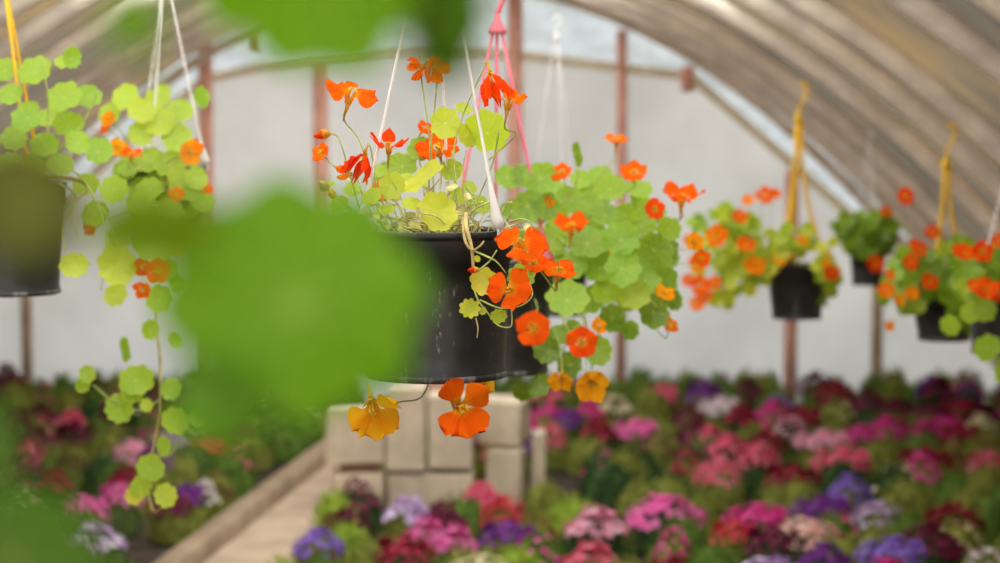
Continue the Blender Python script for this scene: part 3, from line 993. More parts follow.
# the trailing vine
vc = [at(166, 170, 4.32), at(172, 205, 4.28), at(165, 260, 4.25), at(157, 310, 4.25), at(160, 360, 4.25), at(160, 410, 4.25), at(152, 455, 4.25), at(149, 490, 4.25), at(151, 511, 4.25)]
vine(th, org, vc, .0036, M_dry, label='long tan trailing stem')
vine(th, org, [at(160, 400, 4.25), at(140, 410, 4.24), at(112, 400, 4.22), at(93, 385, 4.22)], .0020)
vine(th, org, [at(153, 455, 4.25), at(170, 455, 4.24), at(185, 430, 4.22), at(198, 412, 4.22)], .0018)
vine(th, org, [at(150, 500, 4.25), at(155, 512, 4.24), at(163, 503, 4.23), at(166, 490, 4.23)], .0018, M_dry)
for (x, y, rp, n, t) in [(136, 380, 17, (0, .8, .4), .66), (120, 408, 15, (-.1, .8, .3), .7), (132, 392, 12, (.1, .8, .4), .66), (171, 390, 11, (.2, .8, .3), .74), (177, 421, 14, (.1, .95, .1), .62), (163, 446, 9, (.6, .8, .1), .7), (150, 468, 14, (0, .97, .1), .66),
                         (140, 487, 12, (.5, .8, 0), .6), (134, 497, 9, (-.1, .8, .3), .1), (165, 495, 12, (.1, .9, .2), .42), (87, 374, 9, (.2, .8, .4), .66), (82, 386, 8, (.5, .7, .1), .7), (124, 350, 13, (.97, .2, .1), .8), (198, 418, 8, (.2, .8, .3), .6), (146, 405, 7, (.1, .8, .3), .45), (175, 340, 9, (.6, .5, .3), .78), (150, 330, 10, (.5, .8, .1), .65)]:
    d = 4.22
    rt = min(vc, key=lambda p: (p - at(x, y - 8, d)).length)
    leaf(th, org, at(x, y, d), fc(*n), px_r(rp, d), t, r, rt, label='yellowed leaf' if t < .2 else None)
for (x, y, rp, d, n, t, kw) in [(108, 119, 9, 4.2, (-.3, .7, .2), .35, {}), (104, 128, 7, 4.22, (-.5, .5, .2), .5, {}), (118, 147, 11, 4.2, (.4, .6, .2), .08, dict(crumple=.3)), (132, 152, 12, 4.18, (.2, .3, .9), .62, dict(up=(0, -1, 0))), (190, 152, 14, 4.2, (.5, .7, .0), .32, dict(cup=.5)), (196, 147, 9, 4.25, (.4, .6, .3), .6, {}), (205, 190, 9, 4.3, (0, .8, .3), .5, {})]:
    flower(th, org, at(x, y, d), fc(*n), px_r(rp, d), t, r, at(155, 168, 4.36), **kw)


# ========================================================== far right baskets
def foliage_mass(th, org, spots, d, r, tint, rp=(6, 10), n=60, dd=.12, seg=14):
    """spots: ellipses (cx, cy, rx, ry) in which leaves are scattered"""
    mb = MB()
    for i in range(n):
        cx, cy, rx, ry = r.choice(spots)
        a, q = r.uniform(0, 6.3), math.sqrt(r.random())
        x, y = cx + rx * q * math.cos(a), cy + ry * q * math.sin(a)
        dq = d + r.uniform(-dd, dd)
        c = at(x, y, dq)
        nrm = fc(r.uniform(-.5, .5), r.uniform(.4, 1), r.uniform(0, .8))
        leaf_geom(mb, c, nrm, px_r(r.uniform(*rp), d), min(1, max(0, tint + r.uniform(-.22, .22))), r, seg=seg, rings=(0, .4, .8, 1.0))
        sx, sy = cx + (x - cx) * .3, cy + ry * .4
        tube(mb, [c, c.lerp(at(sx, sy, d), .5) + Vector((0, 0, -.01)), at(sx, sy, d)], .0012, 4)
    return mb.build('foliage', M_leaf, th, org)


r = random.Random(41)
th, org, C = basket('black pot on a yellow hanger trailing orange flowers before the end wall', 797, 264, 7.4, .108, .19, 118, M_yellow, -20, 'bundle', wire=.0065, taper=.8)
foliage_mass(th, org, [(740, 255, 45, 35), (795, 241, 40, 14), (720, 275, 22, 30), (748, 270, 22, 22), (826, 275, 10, 18), (735, 225, 20, 18)], 7.3, r, .45, (5, 9), 150)
foliage_mass(th, org, [(725, 215, 14, 12), (826, 290, 8, 20), (700, 225, 10, 10)], 7.35, r, .8, (4, 7), 30)
for (x, y, rp, t, nz) in [(716, 236, 14, .45, .3), (740, 216, 9, .6, .3), (765, 195, 12, .5, .7), (748, 200, 8, .4, .7), (775, 193, 8, .55, .6), (700, 285, 12, .55, .3), (714, 283, 9, .45, .3), (746, 244, 12, .5, .8), (832, 273, 9, .85, .1),
                          (697, 303, 10, .42, .6), (690, 240, 8, .5, .2), (698, 262, 12, .42, .2), (826, 263, 6, .3, .2), (780, 262, 6, .1, .4), (803, 240, 7, .2, .2), (755, 265, 14, .38, .8), (688, 280, 8, .6, .1), (706, 296, 8, .45, .3)]:
    flower(th, org, at(x, y, 7.15), fc(r.uniform(-.3, .3), .8, nz), px_r(rp * .92, 7.15), t, r, at(760 + (x - 760) * .4, 262, 7.35), detail=False, stalk_r=.0016)

r = random.Random(43)
th, org, C = basket('small square-looking black pot of dark green leaves on a thin white hanger, at the right', 868, 254, 9.2, .078, .135, 150, M_white, 40, wire=.0035, name='hanging_green_plant')
foliage_mass(th, org, [(866, 235, 28, 20), (850, 228, 16, 16), (882, 232, 16, 16), (868, 248, 22, 8)], 9.1, r, .93, (4, 8), 170)
for (x, y, rp, t) in [(886, 211, 7, .5), (876, 264, 10, .75)]:
    flower(th, org, at(x, y, 8.9), fc(.1, .9, .3), px_r(rp, 8.9), t, r, at(870, 240, 9.1), detail=False, stalk_r=.0016)

r = random.Random(47)
th, org, C = basket('dark pot of red nasturtiums on a yellow hanger near the right curved wall', 944, 292, 6.6, .100, .15, 163, M_yellow, -15, 'bundle', wire=.006, taper=.8)
foliage_mass(th, org, [(930, 275, 35, 28), (965, 285, 30, 25), (905, 290, 25, 18), (950, 260, 30, 20), (968, 310, 18, 22), (910, 270, 20, 25)], 6.5, r, .76, (6, 12), 120)
for (x, y, rp, t, nz) in [(906, 196, 10, .72, .2), (911, 262, 9, .72, .3), (932, 232, 8, .75, .3), (920, 249, 8, .75, .3), (930, 281, 10, .72, .5), (886, 290, 9, .42, .3), (890, 326, 6, .35, .3), (912, 293, 8, .4, .5), (900, 300, 7, .3, .5), (914, 244, 6, .7, .2), (890, 275, 6, .45, .2)]:
    flower(th, org, at(x, y, 6.35), fc(r.uniform(-.2, .2), .9, nz), px_r(rp, 6.35), t, r, at(930, 285, 6.5), detail=False, stalk_r=.0016)

r = random.Random(53)
th, org, C = basket('pot of red nasturtiums on thin white straps at the right edge, cut off by it', 1008, 282, 5.6, .105, .19, 168, M_white, -30, wire=.0022)
foliage_mass(th, org, [(990, 280, 30, 25), (1010, 270, 30, 25), (978, 290, 18, 14)], 5.5, r, .78, (7, 13), 60)
for (x, y, rp, n, t) in [(987, 347, 14, (.1, .95, .1), .72), (1002, 370, 13, (.5, .8, 0), .8), (950, 325, 11, (.3, .9, .1), .7), (970, 312, 11, (0, .9, .2), .68), (985, 310, 12, (0, .9, .2), .72)]:
    leaf(th, org, at(x, y, 5.35), fc(*n), px_r(rp, 5.35), t, r, at(995, 292, 5.45))
for (x, y, rp, t, nz) in [(965, 252, 10, .62, .6), (983, 251, 12, .75, .2), (986, 288, 14, .68, .7), (975, 285, 9, .6, .7), (998, 292, 11, .72, .3), (958, 250, 7, .7, .2), (1000, 240, 9, .6, .3)]:
    flower(th, org, at(x, y, 5.3), fc(r.uniform(-.2, .2), .9, nz), px_r(rp, 5.3), t, r, at(1000, 280, 5.45), detail=False, stalk_r=.0016)

r = random.Random(59)
th, org, C = basket('pot on faint white straps hidden behind the leaves of the pink-hanger basket', 556, 255, 6.4, .10, .18, 42, M_white, -75, wire=.0012)
foliage_mass(th, org, [(556, 245, 32, 16), (600, 262, 30, 14)], 6.35, r, .6, (5, 9), 45)

# ==================================== plant close to the lens (out of focus)
r = random.Random(61)
orgN = Vector((-.30, .86, 1.80))
th = empty('hanging_nasturtium', orgN, 'nasturtium vine hanging very close to the viewer, its big green leaves wholly blurred', 'hanging basket', 'hanging flower baskets')
CN = orgN + Vector((0, 0, .19))
pot_parts(th, orgN, CN, .105, .093, .19)
hanger_parts(th, orgN, CN, .105, Vector((CN.x, CN.y, 2.28)), M_white, 10)
edge = CN + Vector((.06, -.09, .0))


def near(px, py, rpx, d, n, t, root, **kw):
    return leaf(th, orgN, at(px, py, d), fc(*n), px_r(rpx, d), t, r, root, stalk_r=.0011, mat=M_nearleaf, **kw)


v1 = [CN + Vector((.02, -.05, -.01)), CN + Vector((.05, -.098, .012)), at(120, -60, .70), at(150, 20, .66), at(160, 90, .63), at(176, 150, .625), at(200, 250, .63), at(215, 400, .63), at(120, 520, .62), at(30, 600, .60)]
vine(th, orgN, v1, .0012)
near(297, 306, 124, .61, (.1, .93, .2), .48, at(205, 300, .63), label='large round leaf nearest the viewer', cup=.05, spin=.4)
near(320, -30, 112, .60, (0, .88, -.4), .50, at(150, -20, .66), cup=.1, spin=1)
near(430, 20, 70, .58, (.86, .50, -.1), .93, at(380, -110, .66), cup=.3, spin=0, label='darker leaf turned edge-on')
near(150, 232, 66, .50, (0, .5, .75), .22, at(180, 190, .625), cup=.05, label='yellowing leaf seen at a slant')
leaf(th, orgN, at(24, 205, .55), fc(.2, .9, .1), px_r(60, .55), .66, r, at(165, 120, .63), stalk_r=.0011, mat=M_oliveleaf, cup=.1, label='dull olive leaf over the left pot')
near(5, 570, 88, .55, (.2, .9, .2), .93, at(60, 590, .61), cup=.1, label='dark green leaf at the lower edge')
near(-40, 450, 58, .55, (.2, .9, .2), .92, at(60, 590, .61), cup=.1)
near(135, 24, 34, .50, (-.2, .8, .3), .4, at(152, 40, .66), cup=.1)
near(222, 402, 46, .60, (-.2, .9, .1), .70, at(214, 395, .63), cup=.1)

# ============================================================ tunnel and film
YE = 12.5
RIBS = [12.3, 11.55, 10.85, 10.1, 8.95, 8.05, 7.35, 6.1, 5.3, 4.6, 3.9, 3.2, 2.5, 1.7, .9, .1, -.8]
HALF = 3.4


def arch(u):
    """u in -1..1 across the tunnel"""
    X = XC + HALF * u
    return Vector((X, 0, roof_z(X)))


def arch_n(u):
    X = HALF * u
    return Vector((2 * .2119 * X, 0, 1)).normalized()


mb = MB()
ys = []
for a, b in zip([12.5] + RIBS, RIBS + [-.8]):
    for k in range(6):
        if b < a:
            ys.append(a + (b - a) * k / 6)
ys.append(-.8)
NU = 48
P, fs = [], []
allr = [12.5] + RIBS
for Y in ys:
    prev = min([q for q in allr if q >= Y - 1e-6] or [12.5])
    nxt = max([q for q in allr if q <= Y + 1e-6] or [-.8])
    s = 0 if prev == nxt else (Y - nxt) / (prev - nxt)
    sag = .05 * math.sin(PI * s) * min(1, (prev - nxt) / .7)
    for j in range(NU + 1):
        u_ = -1 + 2 * j / NU
        p = arch(u_) + arch_n(u_) * (.03 + .6 * sag + .018 * noise.noise(Vector((u_ * 6, Y * 2.5, 3))))
        P.append((p.x, Y, p.z))
for i in range(len(ys) - 1):
    for j in range(NU):
        a = i * (NU + 1) + j
        fs.append((a, a + 1, a + NU + 2, a + NU + 1))
mb.add(P, fs)
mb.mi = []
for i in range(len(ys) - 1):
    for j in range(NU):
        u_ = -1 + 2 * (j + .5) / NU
        mb.mi.append(1 if 1.5 < ys[i] < 11.6 and abs(u_) < (.36 if ys[i] < 9 else .24) else 0)  # crown cells out of view take the film added for light
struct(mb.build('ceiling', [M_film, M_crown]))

for k, Y in enumerate(RIBS):
    mb = MB()
    rr = .040 if Y < 11 else .030
    pts = []
    for j in range(37):
        u_ = -1 + 2 * j / 36
        p = arch(u_) - arch_n(u_) * (rr + .012)
        pts.append((p.x, Y + .015 * math.sin(j * .9 + k), p.z))
    tube(mb, pts, rr, 10)
    struct(mb.build('trim_%d' % (k + 1), M_rib))

# end wall: a white sheet below the hoop and clearer film above it
HOOP = [(-130, 395), (-60, 320), (50, 218), (130, 140), (207, 80), (262, 67), (312, 59), (366, 53), (432, 50), (476, 52), (520, 56), (610, 67), (690, 77), (770, 146), (850, 216), (930, 292), (1005, 370)]
hoop = [at_y(x, y, YE) for x, y in HOOP]


def hoop_z(X):
    for a, b in zip(hoop, hoop[1:]):
        if a.x <= X <= b.x:
            return a.z + (b.z - a.z) * (X - a.x) / (b.x - a.x)
    return 0.0


for nm, mat, zf in (('wall_end', M_endfilm, 0), ('wall_end_top', M_topfilm, 1)):
    mb = MB()
    P, fs = [], []
    NX, NZ = 90, 26
    for i in range(NX + 1):
        X = XC + HALF * (-1 + 2 * i / NX)
        zt, zh = max(.02, roof_z(X)) + .05, max(0.0, min(hoop_z(X), roof_z(X)))
        lo, hi = (0, zh) if zf == 0 else (zh, zt)
        for j in range(NZ + 1):
            z = lo + (hi - lo) * j / NZ
            amp = .012 if zf == 0 else .035
            P.append((X, YE + amp * noise.noise(Vector((X * 3.1, z * 2.2 + 5, zf))) + (amp * .5) * noise.noise(Vector((X * 9 + z * 4, z * 7, 2))), z))
    for i in range(NX):
        for j in range(NZ):
            a = i * (NZ + 1) + j
            fs.append((a, a + NZ + 1, a + NZ + 2, a + 1))
    mb.add(P, fs)
    struct(mb.build(nm, mat))

tn = len(RIBS)


def trim(pts, rad, mat, n=8):
    global tn
    tn += 1
    mb = MB()
    tube(mb, pts, rad, n)
    return struct(mb.build('trim_%d' % tn, mat))


trim([(p.x, YE - .06, p.z) for p in hoop], .030, M_pipe)
for (x, ytop, rad, mat) in [(205, 40, .042, M_red), (320, 60, .045, M_red), (515, -15, .045, M_red), (622, 30, .032, M_red), (792, 170, .040, M_red), (878, 250, .034, M_brownpost), (25, 230, .034, M_brownpost)]:
    p = at_y(x, ytop, YE - .13)
    trim([(p.x, YE - .13, 0), (p.x, YE - .13, p.z * .5), (p.x, YE - .13, p.z)], rad, mat)
p = at_y(688, 66, YE - .13)
q = at_y(688, 92, YE - .13)
trim([(p.x, YE - .13, q.z), (p.x, YE - .13, p.z)], .04, M_red)
p, q = at_y(256, 30, YE - .13), at_y(256, 50, YE - .13)
trim([(p.x, YE - .13, q.z), (p.x, YE - .13, p.z)], .03, M_red)
# skirt boards along the feet of the curved walls
for sgn, nm in ((-1, 'baseboard_left'), (1, 'baseboard_right')):
    mb = MB()
    X = XC + sgn * (HALF - .10)
    box(mb, (X, (YE - .8) / 2, .09), (.05, YE + .8, .18), None, .008)
    struct(mb.build(nm, M_tan))

# ground, outdoor ground, path, kerb
mb = MB()
P, fs = [], []
NXg, NYg = 60, 90
for i in range(NXg + 1):
    for j in range(NYg + 1):
        X, Y = XC + HALF * (-1 + 2 * i / NXg), -1 + 13.5 * j / NYg
        P.append((X, Y, -.012 + .012 * noise.noise(Vector((X * 5, Y * 5, 0)))))
for i in range(NXg):
    for j in range(NYg):
        a = i * (NYg + 1) + j
        fs.append((a, a + NYg + 1, a + NYg + 2, a + 1))
mb.add(P, fs)
struct(mb.build('floor', M_ground))
mb = MB()
mb.add([(-40, -40, -.06), (40, -40, -.06), (40, 60, -.06), (-40, 60, -.06)], [(0, 1, 2, 3)])
struct(mb.build('ground_outside', M_outside))


def path_x(Y):           # left edge of the path on the ground
    a, b = at_z(207, 563, 0), at_z(341, 455, 0)
    return a.x + (b.x - a.x) * (Y - a.y) / (b.y - a.y)


PW = .38
mb = MB()
P, fs = [], []
for i in range(41):
    Y = 4.0 + 8.3 * i / 40
    for j in range(9):
        P.append((path_x(Y) + PW * j / 8, Y, .012 + .006 * noise.noise(Vector((j * 1.3, Y * 4, 1)))))
for i in range(40):
    for j in range(8):
        a = i * 9 + j
        fs.append((a, a + 1, a + 10, a + 9))
mb.add(P, fs)
struct(mb.build('floor_path', M_path))
mb = MB()
pr = [(-.105, 0), (-.10, .07), (-.09, .08), (-.02, .08), (-.008, .07), (0, 0)]
P, fs = [], []
for i in range(61):
    Y = 4.0 + 8.3 * i / 60
    for (dx, z) in pr:
        jn = .012 * noise.noise(Vector((Y * 3, dx * 9, z * 9)))
        P.append((path_x(Y) + dx + jn, Y, z * (1 + jn * 8)))
m_ = len(pr)
for i in range(60):
    for j in range(m_ - 1):
        a = i * m_ + j
        fs.append((a, a + 1, a + m_ + 1, a + m_))
mb.add(P, fs)
struct(mb.build('trim_kerb', M_kerb))

# ======================================================== pile of stone blocks
r = random.Random(71)
DB = 8.9


def block(x0, y0, x1, y1, dep, Yf, label, rot=0, yaw=0, mat=None):
    """front face spans the pixels x0..x1, y0..y1 at distance Yf"""
    a, b = at_y(x0, y1, Yf), at_y(x1, y0, Yf)
    w, h = b.x - a.x, b.z - a.z
    c = Vector(((a.x + b.x) / 2, Yf + dep / 2, (a.z + b.z) / 2))
    M = Matrix.Rotation(math.radians(yaw), 4, 'Z') @ Matrix.Rotation(math.radians(rot), 4, 'Y')
    mb = MB()
    box(mb, (0, 0, 0), (w, dep, h), M, .007, .005, r)
    o = mb.build('stone_block', mat or M_block, smooth=False)
    o.location = c
    o['label'] = label
    o['category'] = 'block'
    o['group'] = 'stone blocks piled at the end of the path'
    return o





block(325, 409, 384.5, 464.5, .19, 8.9, 'pale stone block lying at the upper left of the pile, over the path')
block(332, 474, 384, 516, .19, 8.90, 'low stone block at the bottom left of the pile beneath a clay brick')
block(340, 467.2, 378, 471, .11, 8.94, 'thin reddish clay brick wedged between two blocks at the pile\'s left', mat=M_block2)
block(387, 388, 425, 472, .19, 8.88, 'tallest stone block standing upright beside the left blocks', .8)
chipped = block(428, 396, 473, 469, .19, 8.9, 'upright stone block with a small chip, second tall one in the pile', -.5)
mb = MB()
lathe(mb, [(.001, .004), (.014, .003), (.022, .001), (.026, -.003)], 12)
ch = mb.build('chip', M_block2, chipped)  # raised disc whose dark colour stands for shade in the chipped hollow
ch.matrix_local = Matrix.Translation((-.018, -.095, .01)) @ Matrix.Rotation(PI / 2, 4, 'X') @ Matrix.Diagonal((1.2, .7, 1, 1))
ch['label'] = 'small chip, its shaded hollow drawn as a darker disc'
block(387, 474, 474, 518, .19, 8.9, 'wide stone block forming the bottom of the pile under the two uprights')
block(480, 401, 526, 445, .20, 9.06, 'stone block laid on top at the right end of the pile', 2, -12)
block(488, 451, 524, 518, .17, 9.02, 'stone block standing under the top right one, dark gap beside it', 1, -8)
block(531, 434, 545, 518, .17, 9.14, 'narrow stone block closing the right end of the pile', 1)
block(428, 386, 470, 395, .15, 9.15, 'clay brick lying behind the tops of the upright blocks', mat=M_block2)

# ================================================================ flower beds
r = random.Random(83)


def unit_foliage(seed, n=230):
    rr = random.Random(seed)
    mb = MB()
    # dark heart of the clump
    P, fs = [], []
    for i in range(5):
        e = i / 4 * PI / 2
        for j in range(12):
            a = 2 * PI * j / 12
            q = .74 * math.cos(e) * (1 + .08 * math.sin(3 * a + seed))
            P.append((q * math.cos(a), q * math.sin(a), max(0, .80 * math.sin(e))))
    for i in range(4):
        for j in range(12):
            a, b = i * 12 + j, i * 12 + (j + 1) % 12
            fs.append((a, b, b + 12, a + 12))
    mb.add(P, fs)
    for i in range(n):
        a = rr.uniform(0, 2 * PI)
        e = math.asin(rr.uniform(0.02, 1)) * .98
        q = rr.uniform(.66, .84)
        n_ = Vector((math.cos(e) * math.cos(a), math.cos(e) * math.sin(a), math.sin(e)))
        base = n_ * q
        dirv = (n_ + Vector((rr.uniform(-.8, .8), rr.uniform(-.8, .8), rr.uniform(-.1, .9)))).normalized()
        side = dirv.cross(Vector((rr.uniform(-1, 1), rr.uniform(-1, 1), .3))).normalized()
        ln, w = rr.uniform(.14, .24), rr.uniform(.022, .05)
        nn = side.cross(dirv)
        pts = [base, base + dirv * ln * .5 + side * w, base + dirv * ln - nn * .03, base + dirv * ln * .5 - side * w]
        ok = []
        for p in pts:
            h = math.hypot(p.x, p.y)
            if h > .97:
                p = Vector((p.x * .97 / h, p.y * .97 / h, p.z))
            ok.append((p.x, p.y, max(.0, p.z)))
        mb.add(ok, [(0, 1, 2, 3)])
    return mb.build('foliage', M_fol[0])


def unit_bloom(seed, n=170, spread=.95, low=.35):
    rr = random.Random(seed)
    mb = MB()
    cx, cy = rr.uniform(-.12, .12), rr.uniform(-.12, .12)
    for i in range(n):
        a = rr.uniform(0, 2 * PI)
        e = math.asin(rr.uniform(low, 1))
        bump = 1 + .07 * math.sin(4 * a + seed) + .05 * math.sin(7 * e + seed)
        q = rr.uniform(.88, .98) * bump
        h = math.cos(e) * q
        x, y, z = h * math.cos(a) * spread + cx, h * math.sin(a) * spread + cy, math.sin(e) * q * 1.06
        k = math.hypot(x, y)
        if k > .92:
            x, y = x * .92 / k, y * .92 / k
        nrm = (Vector((x, y, z * 1.2)).normalized() + Vector((rr.uniform(-.3, .3), rr.uniform(-.3, .3), rr.uniform(0, .5)))).normalized()
        M = frame_from(nrm)
        R = rr.uniform(.075, .12)
        P, fs = [Vector((x, y, z)) - nrm * R * .25], []
        ph = rr.uniform(0, 6)
        for j in range(10):
            b = 2 * PI * j / 10 + ph
            rad = R * (1.0 if j % 2 == 0 else .68)
            P.append(Vector((x, y, z)) + M @ Vector((rad * math.cos(b), rad * math.sin(b), R * .12 * (j % 2))))
        for j in range(10):
            fs.append((0, 1 + j, 1 + (j + 1) % 10))
        mb.add(P, fs, rr.random())
    return mb.build('blossoms', BLOOMS['magenta'])


FOL = [unit_foliage(s) for s in (1, 2, 3, 4)]
BLO = [unit_bloom(s, 190, .95, lo) for s, lo in ((1, .52), (2, .60), (3, .46), (4, .62))] + [unit_bloom(5, 80, .8, .5), unit_bloom(6, 40, .9, .35)]

HB = .20
# bloom heads read off the photograph: x, y, width in px, colour
SEEN = [
    (405, 549, 84, 'deep crimson'), (482, 556, 80, 'cream'), (675, 557, 84, 'deep crimson'), (573, 540, 78, 'coral pink'), (772, 556, 100, 'lavender'), (886, 558, 74, 'magenta'), (984, 545, 78, 'white'),
    (930, 525, 80, 'dark wine-red'), (317, 522, 58, 'violet'), (322, 551, 60, 'green'), (288, 556, 56, 'lime'), (334, 488, 44, 'lime'), (425, 515, 62, 'hot pink'), (455, 530, 48, 'hot pink'), (350, 502, 60, 'dark wine-red'), (412, 497, 74, 'lavender'), (507, 500, 56, 'bright red'),
    (505, 519, 74, 'deep purple'), (517, 538, 70, 'lime'), (585, 514, 84, 'soft pink'), (663, 498, 92, 'hot pink'), (672, 527, 58, 'magenta'), (796, 518, 78, 'peach pink'), (742, 520, 60, 'bright red'), (715, 534, 60, 'green'), (835, 538, 60, 'deep purple'),
    (880, 500, 64, 'lavender'), (826, 490, 74, 'deep purple'), (958, 500, 74, 'deep crimson'), (885, 536, 84, 'violet'), (762, 499, 78, 'magenta'), (572, 487, 70, 'lime'), (640, 480, 56, 'olive'), (700, 486, 50, 'olive'),
    (765, 462, 70, 'deep crimson'), (757, 441, 62, 'coral pink'), (850, 450, 72, 'coral pink'), (920, 449, 68, 'deep crimson'), (984, 452, 56, 'coral pink'), (905, 476, 72, 'olive'), (620, 460, 70, 'dark'), (670, 462, 70, 'dark'), (720, 462, 40, 'coral pink'),
    (572, 462, 60, 'deep crimson'), (545, 474, 40, 'olive'), (640, 418, 58, 'hot pink'), (600, 422, 50, 'deep crimson'), (553, 425, 36, 'coral pink'), (826, 426, 66, 'soft pink'), (788, 414, 58, 'soft pink'), (716, 424, 34, 'coral pink'), (690, 440, 50, 'dark'), (745, 425, 44, 'green'),
    (612, 397, 50, 'cream'), (662, 388, 44, 'coral pink'), (724, 398, 52, 'white'), (776, 396, 58, 'violet'), (862, 420, 44, 'magenta'), (832, 386, 48, 'deep crimson'), (900, 398, 56, 'dark wine-red'), (955, 398, 58, 'deep crimson'), (979, 411, 36, 'cream'),
    (592, 400, 36, 'magenta'), (640, 440, 56, 'dark'), (600, 445, 44, 'dark'), (930, 428, 64, 'green'), (880, 435, 46, 'olive'), (975, 430, 46, 'olive'), (955, 470, 50, 'green'), (990, 490, 50, 'green'), (850, 472, 46, 'violet'), (800, 476, 46, 'olive'), (565, 405, 36, 'deep purple'),
    (870, 392, 40, 'dark wine-red'), (690, 402, 40, 'dark wine-red'), (930, 384, 40, 'deep purple'), (480, 540, 50, 'olive'), (370, 530, 48, 'olive'), (365, 556, 56, 'lime'), (624, 548, 56, 'olive'), (545, 510, 40, 'olive'),
    (40, 400, 48, 'dark wine-red'), (72, 408, 50, 'coral pink'), (112, 402, 46, 'dark wine-red'), (32, 442, 38, 'coral pink'), (122, 440, 54, 'soft pink'), (154, 443, 34, 'deep purple'), (128, 466, 54, 'deep crimson'), (82, 498, 58, 'hot pink'), (116, 484, 56, 'hot pink'),
    (90, 524, 90, 'lavender'), (188, 480, 40, 'deep purple'), (207, 474, 38, 'white'), (174, 426, 40, 'lavender'), (208, 432, 44, 'bright red'), (58, 472, 44, 'deep crimson'), (50, 450, 40, 'green'), (20, 480, 50, 'green'), (160, 510, 56, 'green'), (128, 545, 66, 'dark'), (60, 560, 66, 'dark'),
    (190, 515, 50, 'dark'), (215, 500, 44, 'green'), (250, 470, 52, 'dark'), (285, 440, 44, 'green'), (300, 425, 40, 'green'), (240, 440, 44, 'green'), (20, 420, 40, 'dark wine-red'), (150, 410, 40, 'green'), (85, 440, 36, 'olive'), (185, 455, 34, 'olive'),
]
GREEN = {'green': 1, 'olive': 0, 'dark': 2, 'lime': 3}
SQ = .62
pts = []
for (x, y, w, c) in SEEN:
    p = at_z(x, y + 3, HB * .95)
    pts.append([p.x, p.y / SQ, min(.19, max(.11, w / 2 * p.y / F * 1.12)), c, 1.0])


def in_bed(X, Y, m=0.0):
    if not (5.9 < Y < 12.15) or abs(X - XC) > HALF - .25:
        return None
    px = path_x(Y)
    if X < px - .11 - m:
        return 'left'
    if X > px + (PW if Y < 9.6 else .3) + m - .1:
        if 8.66 - m < Y < 9.34 + m and -.80 - m < X < .24 + m:
            return None
        return 'right'
    return None


for i in range(32):
    for j in range(36):
        X, Y = -3.4 + .28 * j + (i % 2) * .14 + r.uniform(-.04, .04), 6.0 + .20 * i + r.uniform(-.04, .04)
        b = in_bed(X, Y, .06)
        if not b:
            continue
        u = 500 + F * X / Y
        if u < -70 or u > 1070:
            continue
        if any(math.hypot(X - q[0], Y / SQ - q[1]) < (.86 if Y > 9.6 else .95) * (.135 + q[2]) for q in pts):
            continue
        far = Y > 11.4
        c = r.choice(['green', 'olive', 'olive', 'green', 'dark wine-red'] if far else ['green', 'olive', 'dark', 'deep crimson', 'dark wine-red', 'olive', 'coral pink', 'deep crimson', 'deep purple', 'green', 'magenta', 'olive'] if b == 'right' and Y > 8.4 else ['green', 'olive', 'lime', 'deep crimson', 'olive', 'green', 'dark wine-red'] if b == 'right' else ['green', 'dark', 'green', 'dark wine-red', 'olive'])
        pts.append([X, Y / SQ, .138, c, .25])
# push neighbours apart so that no clump grows into the next
for it in range(220):
    for a in range(len(pts)):
        A = pts[a]
        for b in range(a + 1, len(pts)):
            B = pts[b]
            dx, dy = B[0] - A[0], B[1] - A[1]
            if abs(dx) > .34 or abs(dy) > .34:
                continue
            dd = math.hypot(dx, dy) + 1e-6
            need = A[2] + B[2] - dd
            if need > 0:
                wa, wb = B[4] / (A[4] + B[4]), A[4] / (A[4] + B[4])
                wa, wb = 1 - wa, 1 - wb
                wa, wb = wb, wa
                k = .5 * need / dd
                A[0] -= dx * k * (1 - A[4] * .8)
                A[1] -= dy * k * (1 - A[4] * .8)
                B[0] += dx * k * (1 - B[4] * .8)
                B[1] += dy * k * (1 - B[4] * .8)
keep = []
for q in pts:
    b = in_bed(q[0], q[1] * SQ, .02)
    if not b:
        continue
    rad = q[2]
    for o in keep:
        rad = min(rad, math.hypot(q[0] - o[0], q[1] - o[1]) - o[2])
    if b == 'left':
        rad = min(rad, path_x(q[1] * SQ) - .115 - q[0])
    if b == 'right':
        if 8.3 < q[1] * SQ < 9.7 and -1.1 < q[0] < .55:
            cxn, cyn = min(max(q[0], -.76), .22), min(max(q[1] * SQ, 8.84), 9.34)
            rad = min(rad, math.hypot(q[0] - cxn, q[1] - cyn / SQ))
    rad = min(rad, (12.3 - q[1] * SQ) / SQ)
    if rad < .06:
        continue
    keep.append([q[0], q[1] * SQ, rad, q[3], b])

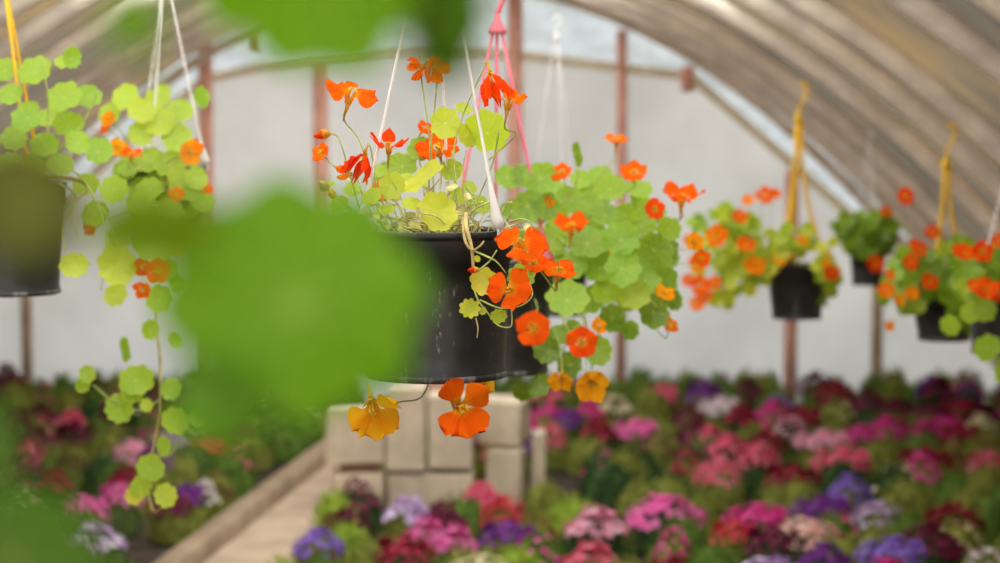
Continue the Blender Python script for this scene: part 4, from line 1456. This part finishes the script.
ORD = ['', 'first', 'second', 'third', 'fourth', 'fifth', 'sixth', 'seventh', 'eighth', 'ninth', 'tenth', 'eleventh', 'twelfth', 'thirteenth', 'fourteenth', 'fifteenth', 'sixteenth', 'seventeenth', 'eighteenth', 'nineteenth', 'twentieth',
       'twenty-first', 'twenty-second', 'twenty-third', 'twenty-fourth', 'twenty-fifth', 'twenty-sixth', 'twenty-seventh', 'twenty-eighth', 'twenty-ninth', 'thirtieth']
GW = {'green': 'leafy green', 'olive': 'olive-green', 'dark': 'dark green', 'lime': 'bright green'}
rows = {}
for q in keep:
    rows.setdefault((q[4], int((q[1] - 5.9) / .24)), []).append(q)
rk = {b: sorted(k for (bb, k) in rows if bb == b) for b in ('left', 'right')}
cnt = 0
for (b, k), row in sorted(rows.items()):
    row.sort(key=lambda q: q[0] if b == 'right' else -q[0])
    ro = ORD[rk[b].index(k) + 1]
    for i, (X, Y, rad, c, _) in enumerate(row):
        green = c in GREEN
        colour = GW[c] if green else c
        lab = '%s %s, %s bed, %s row from the front, %s from the path' % (colour, 'plant mostly of leaves' if green else 'flowering clump', b, ro, ORD[i + 1])
        if len(lab.split()) > 16:
            lab = lab.replace('plant mostly of leaves', 'leafy clump')
        th = empty('bedding_plant', (X, Y, 0), lab, 'flower', 'bedding plants in the %s bed' % b)
        th.rotation_euler = (0, 0, r.choice((0, PI)))
        h = HB * r.uniform(.88, 1.08) * (1 if rad > .09 else .85) * (1.25 if Y > 11.2 else 1)
        f = FOL[cnt % 4].copy()
        COL.objects.link(f)
        f.parent = th
        f.scale = (rad, rad * SQ, h * (.98 if not green else 1.08))
        f.material_slots[0].link = 'OBJECT'
        f.material_slots[0].material = M_fol[GREEN[c]] if green else r.choice((M_fol[0], M_fol[1], M_fol[1], M_fol[2], M_fol[0]))
        if green:
            v = BLO[5]
            if r.random() < .7:
                v = None
            bc = r.choice(['deep crimson', 'coral pink', 'magenta', 'cream', 'dark wine-red'])
        else:
            v = BLO[r.randrange(4)]
            bc = c
            if r.random() < .12:
                v = BLO[4]
        if v is not None:
            o = v.copy()
            COL.objects.link(o)
            o.parent = th
            o.scale = (rad, rad * SQ, h)
            o.material_slots[0].link = 'OBJECT'
            o.material_slots[0].material = BLOOMS[bc]
        cnt += 1
for o in FOL + BLO:
    bpy.data.objects.remove(o)
print('bedding plants', cnt)

# ==================================================================== light
w = bpy.data.worlds.new('sky')
sc.world = w
w.use_nodes = True
nt = w.node_tree
nt.nodes.clear()
out = nt.nodes.new('ShaderNodeOutputWorld')
bg = nt.nodes.new('ShaderNodeBackground')
bg.inputs[0].default_value = (0.93, 0.97, 1.0, 1)
bg.inputs[1].default_value = 1.0
nt.links.new(bg.outputs[0], out.inputs[0])
sd = bpy.data.lights.new('sun', 'SUN')
sd.energy = 5.0
sd.angle = math.radians(4)
sd.color = (1.0, 0.95, 0.86)
so = bpy.data.objects.new('sun', sd)
COL.objects.link(so)
so.rotation_euler = (math.radians(38), math.radians(-18), 0)

sc.view_settings.view_transform = 'Standard'
sc.view_settings.look = 'None'
sc.view_settings.gamma = 1
sc.view_settings.use_curve_mapping = False
sc.view_settings.exposure = 1.0
sc.cycles.max_bounces = 8
sc.cycles.diffuse_bounces = 5
sc.cycles.transmission_bounces = 6
sc.cycles.use_denoising = True
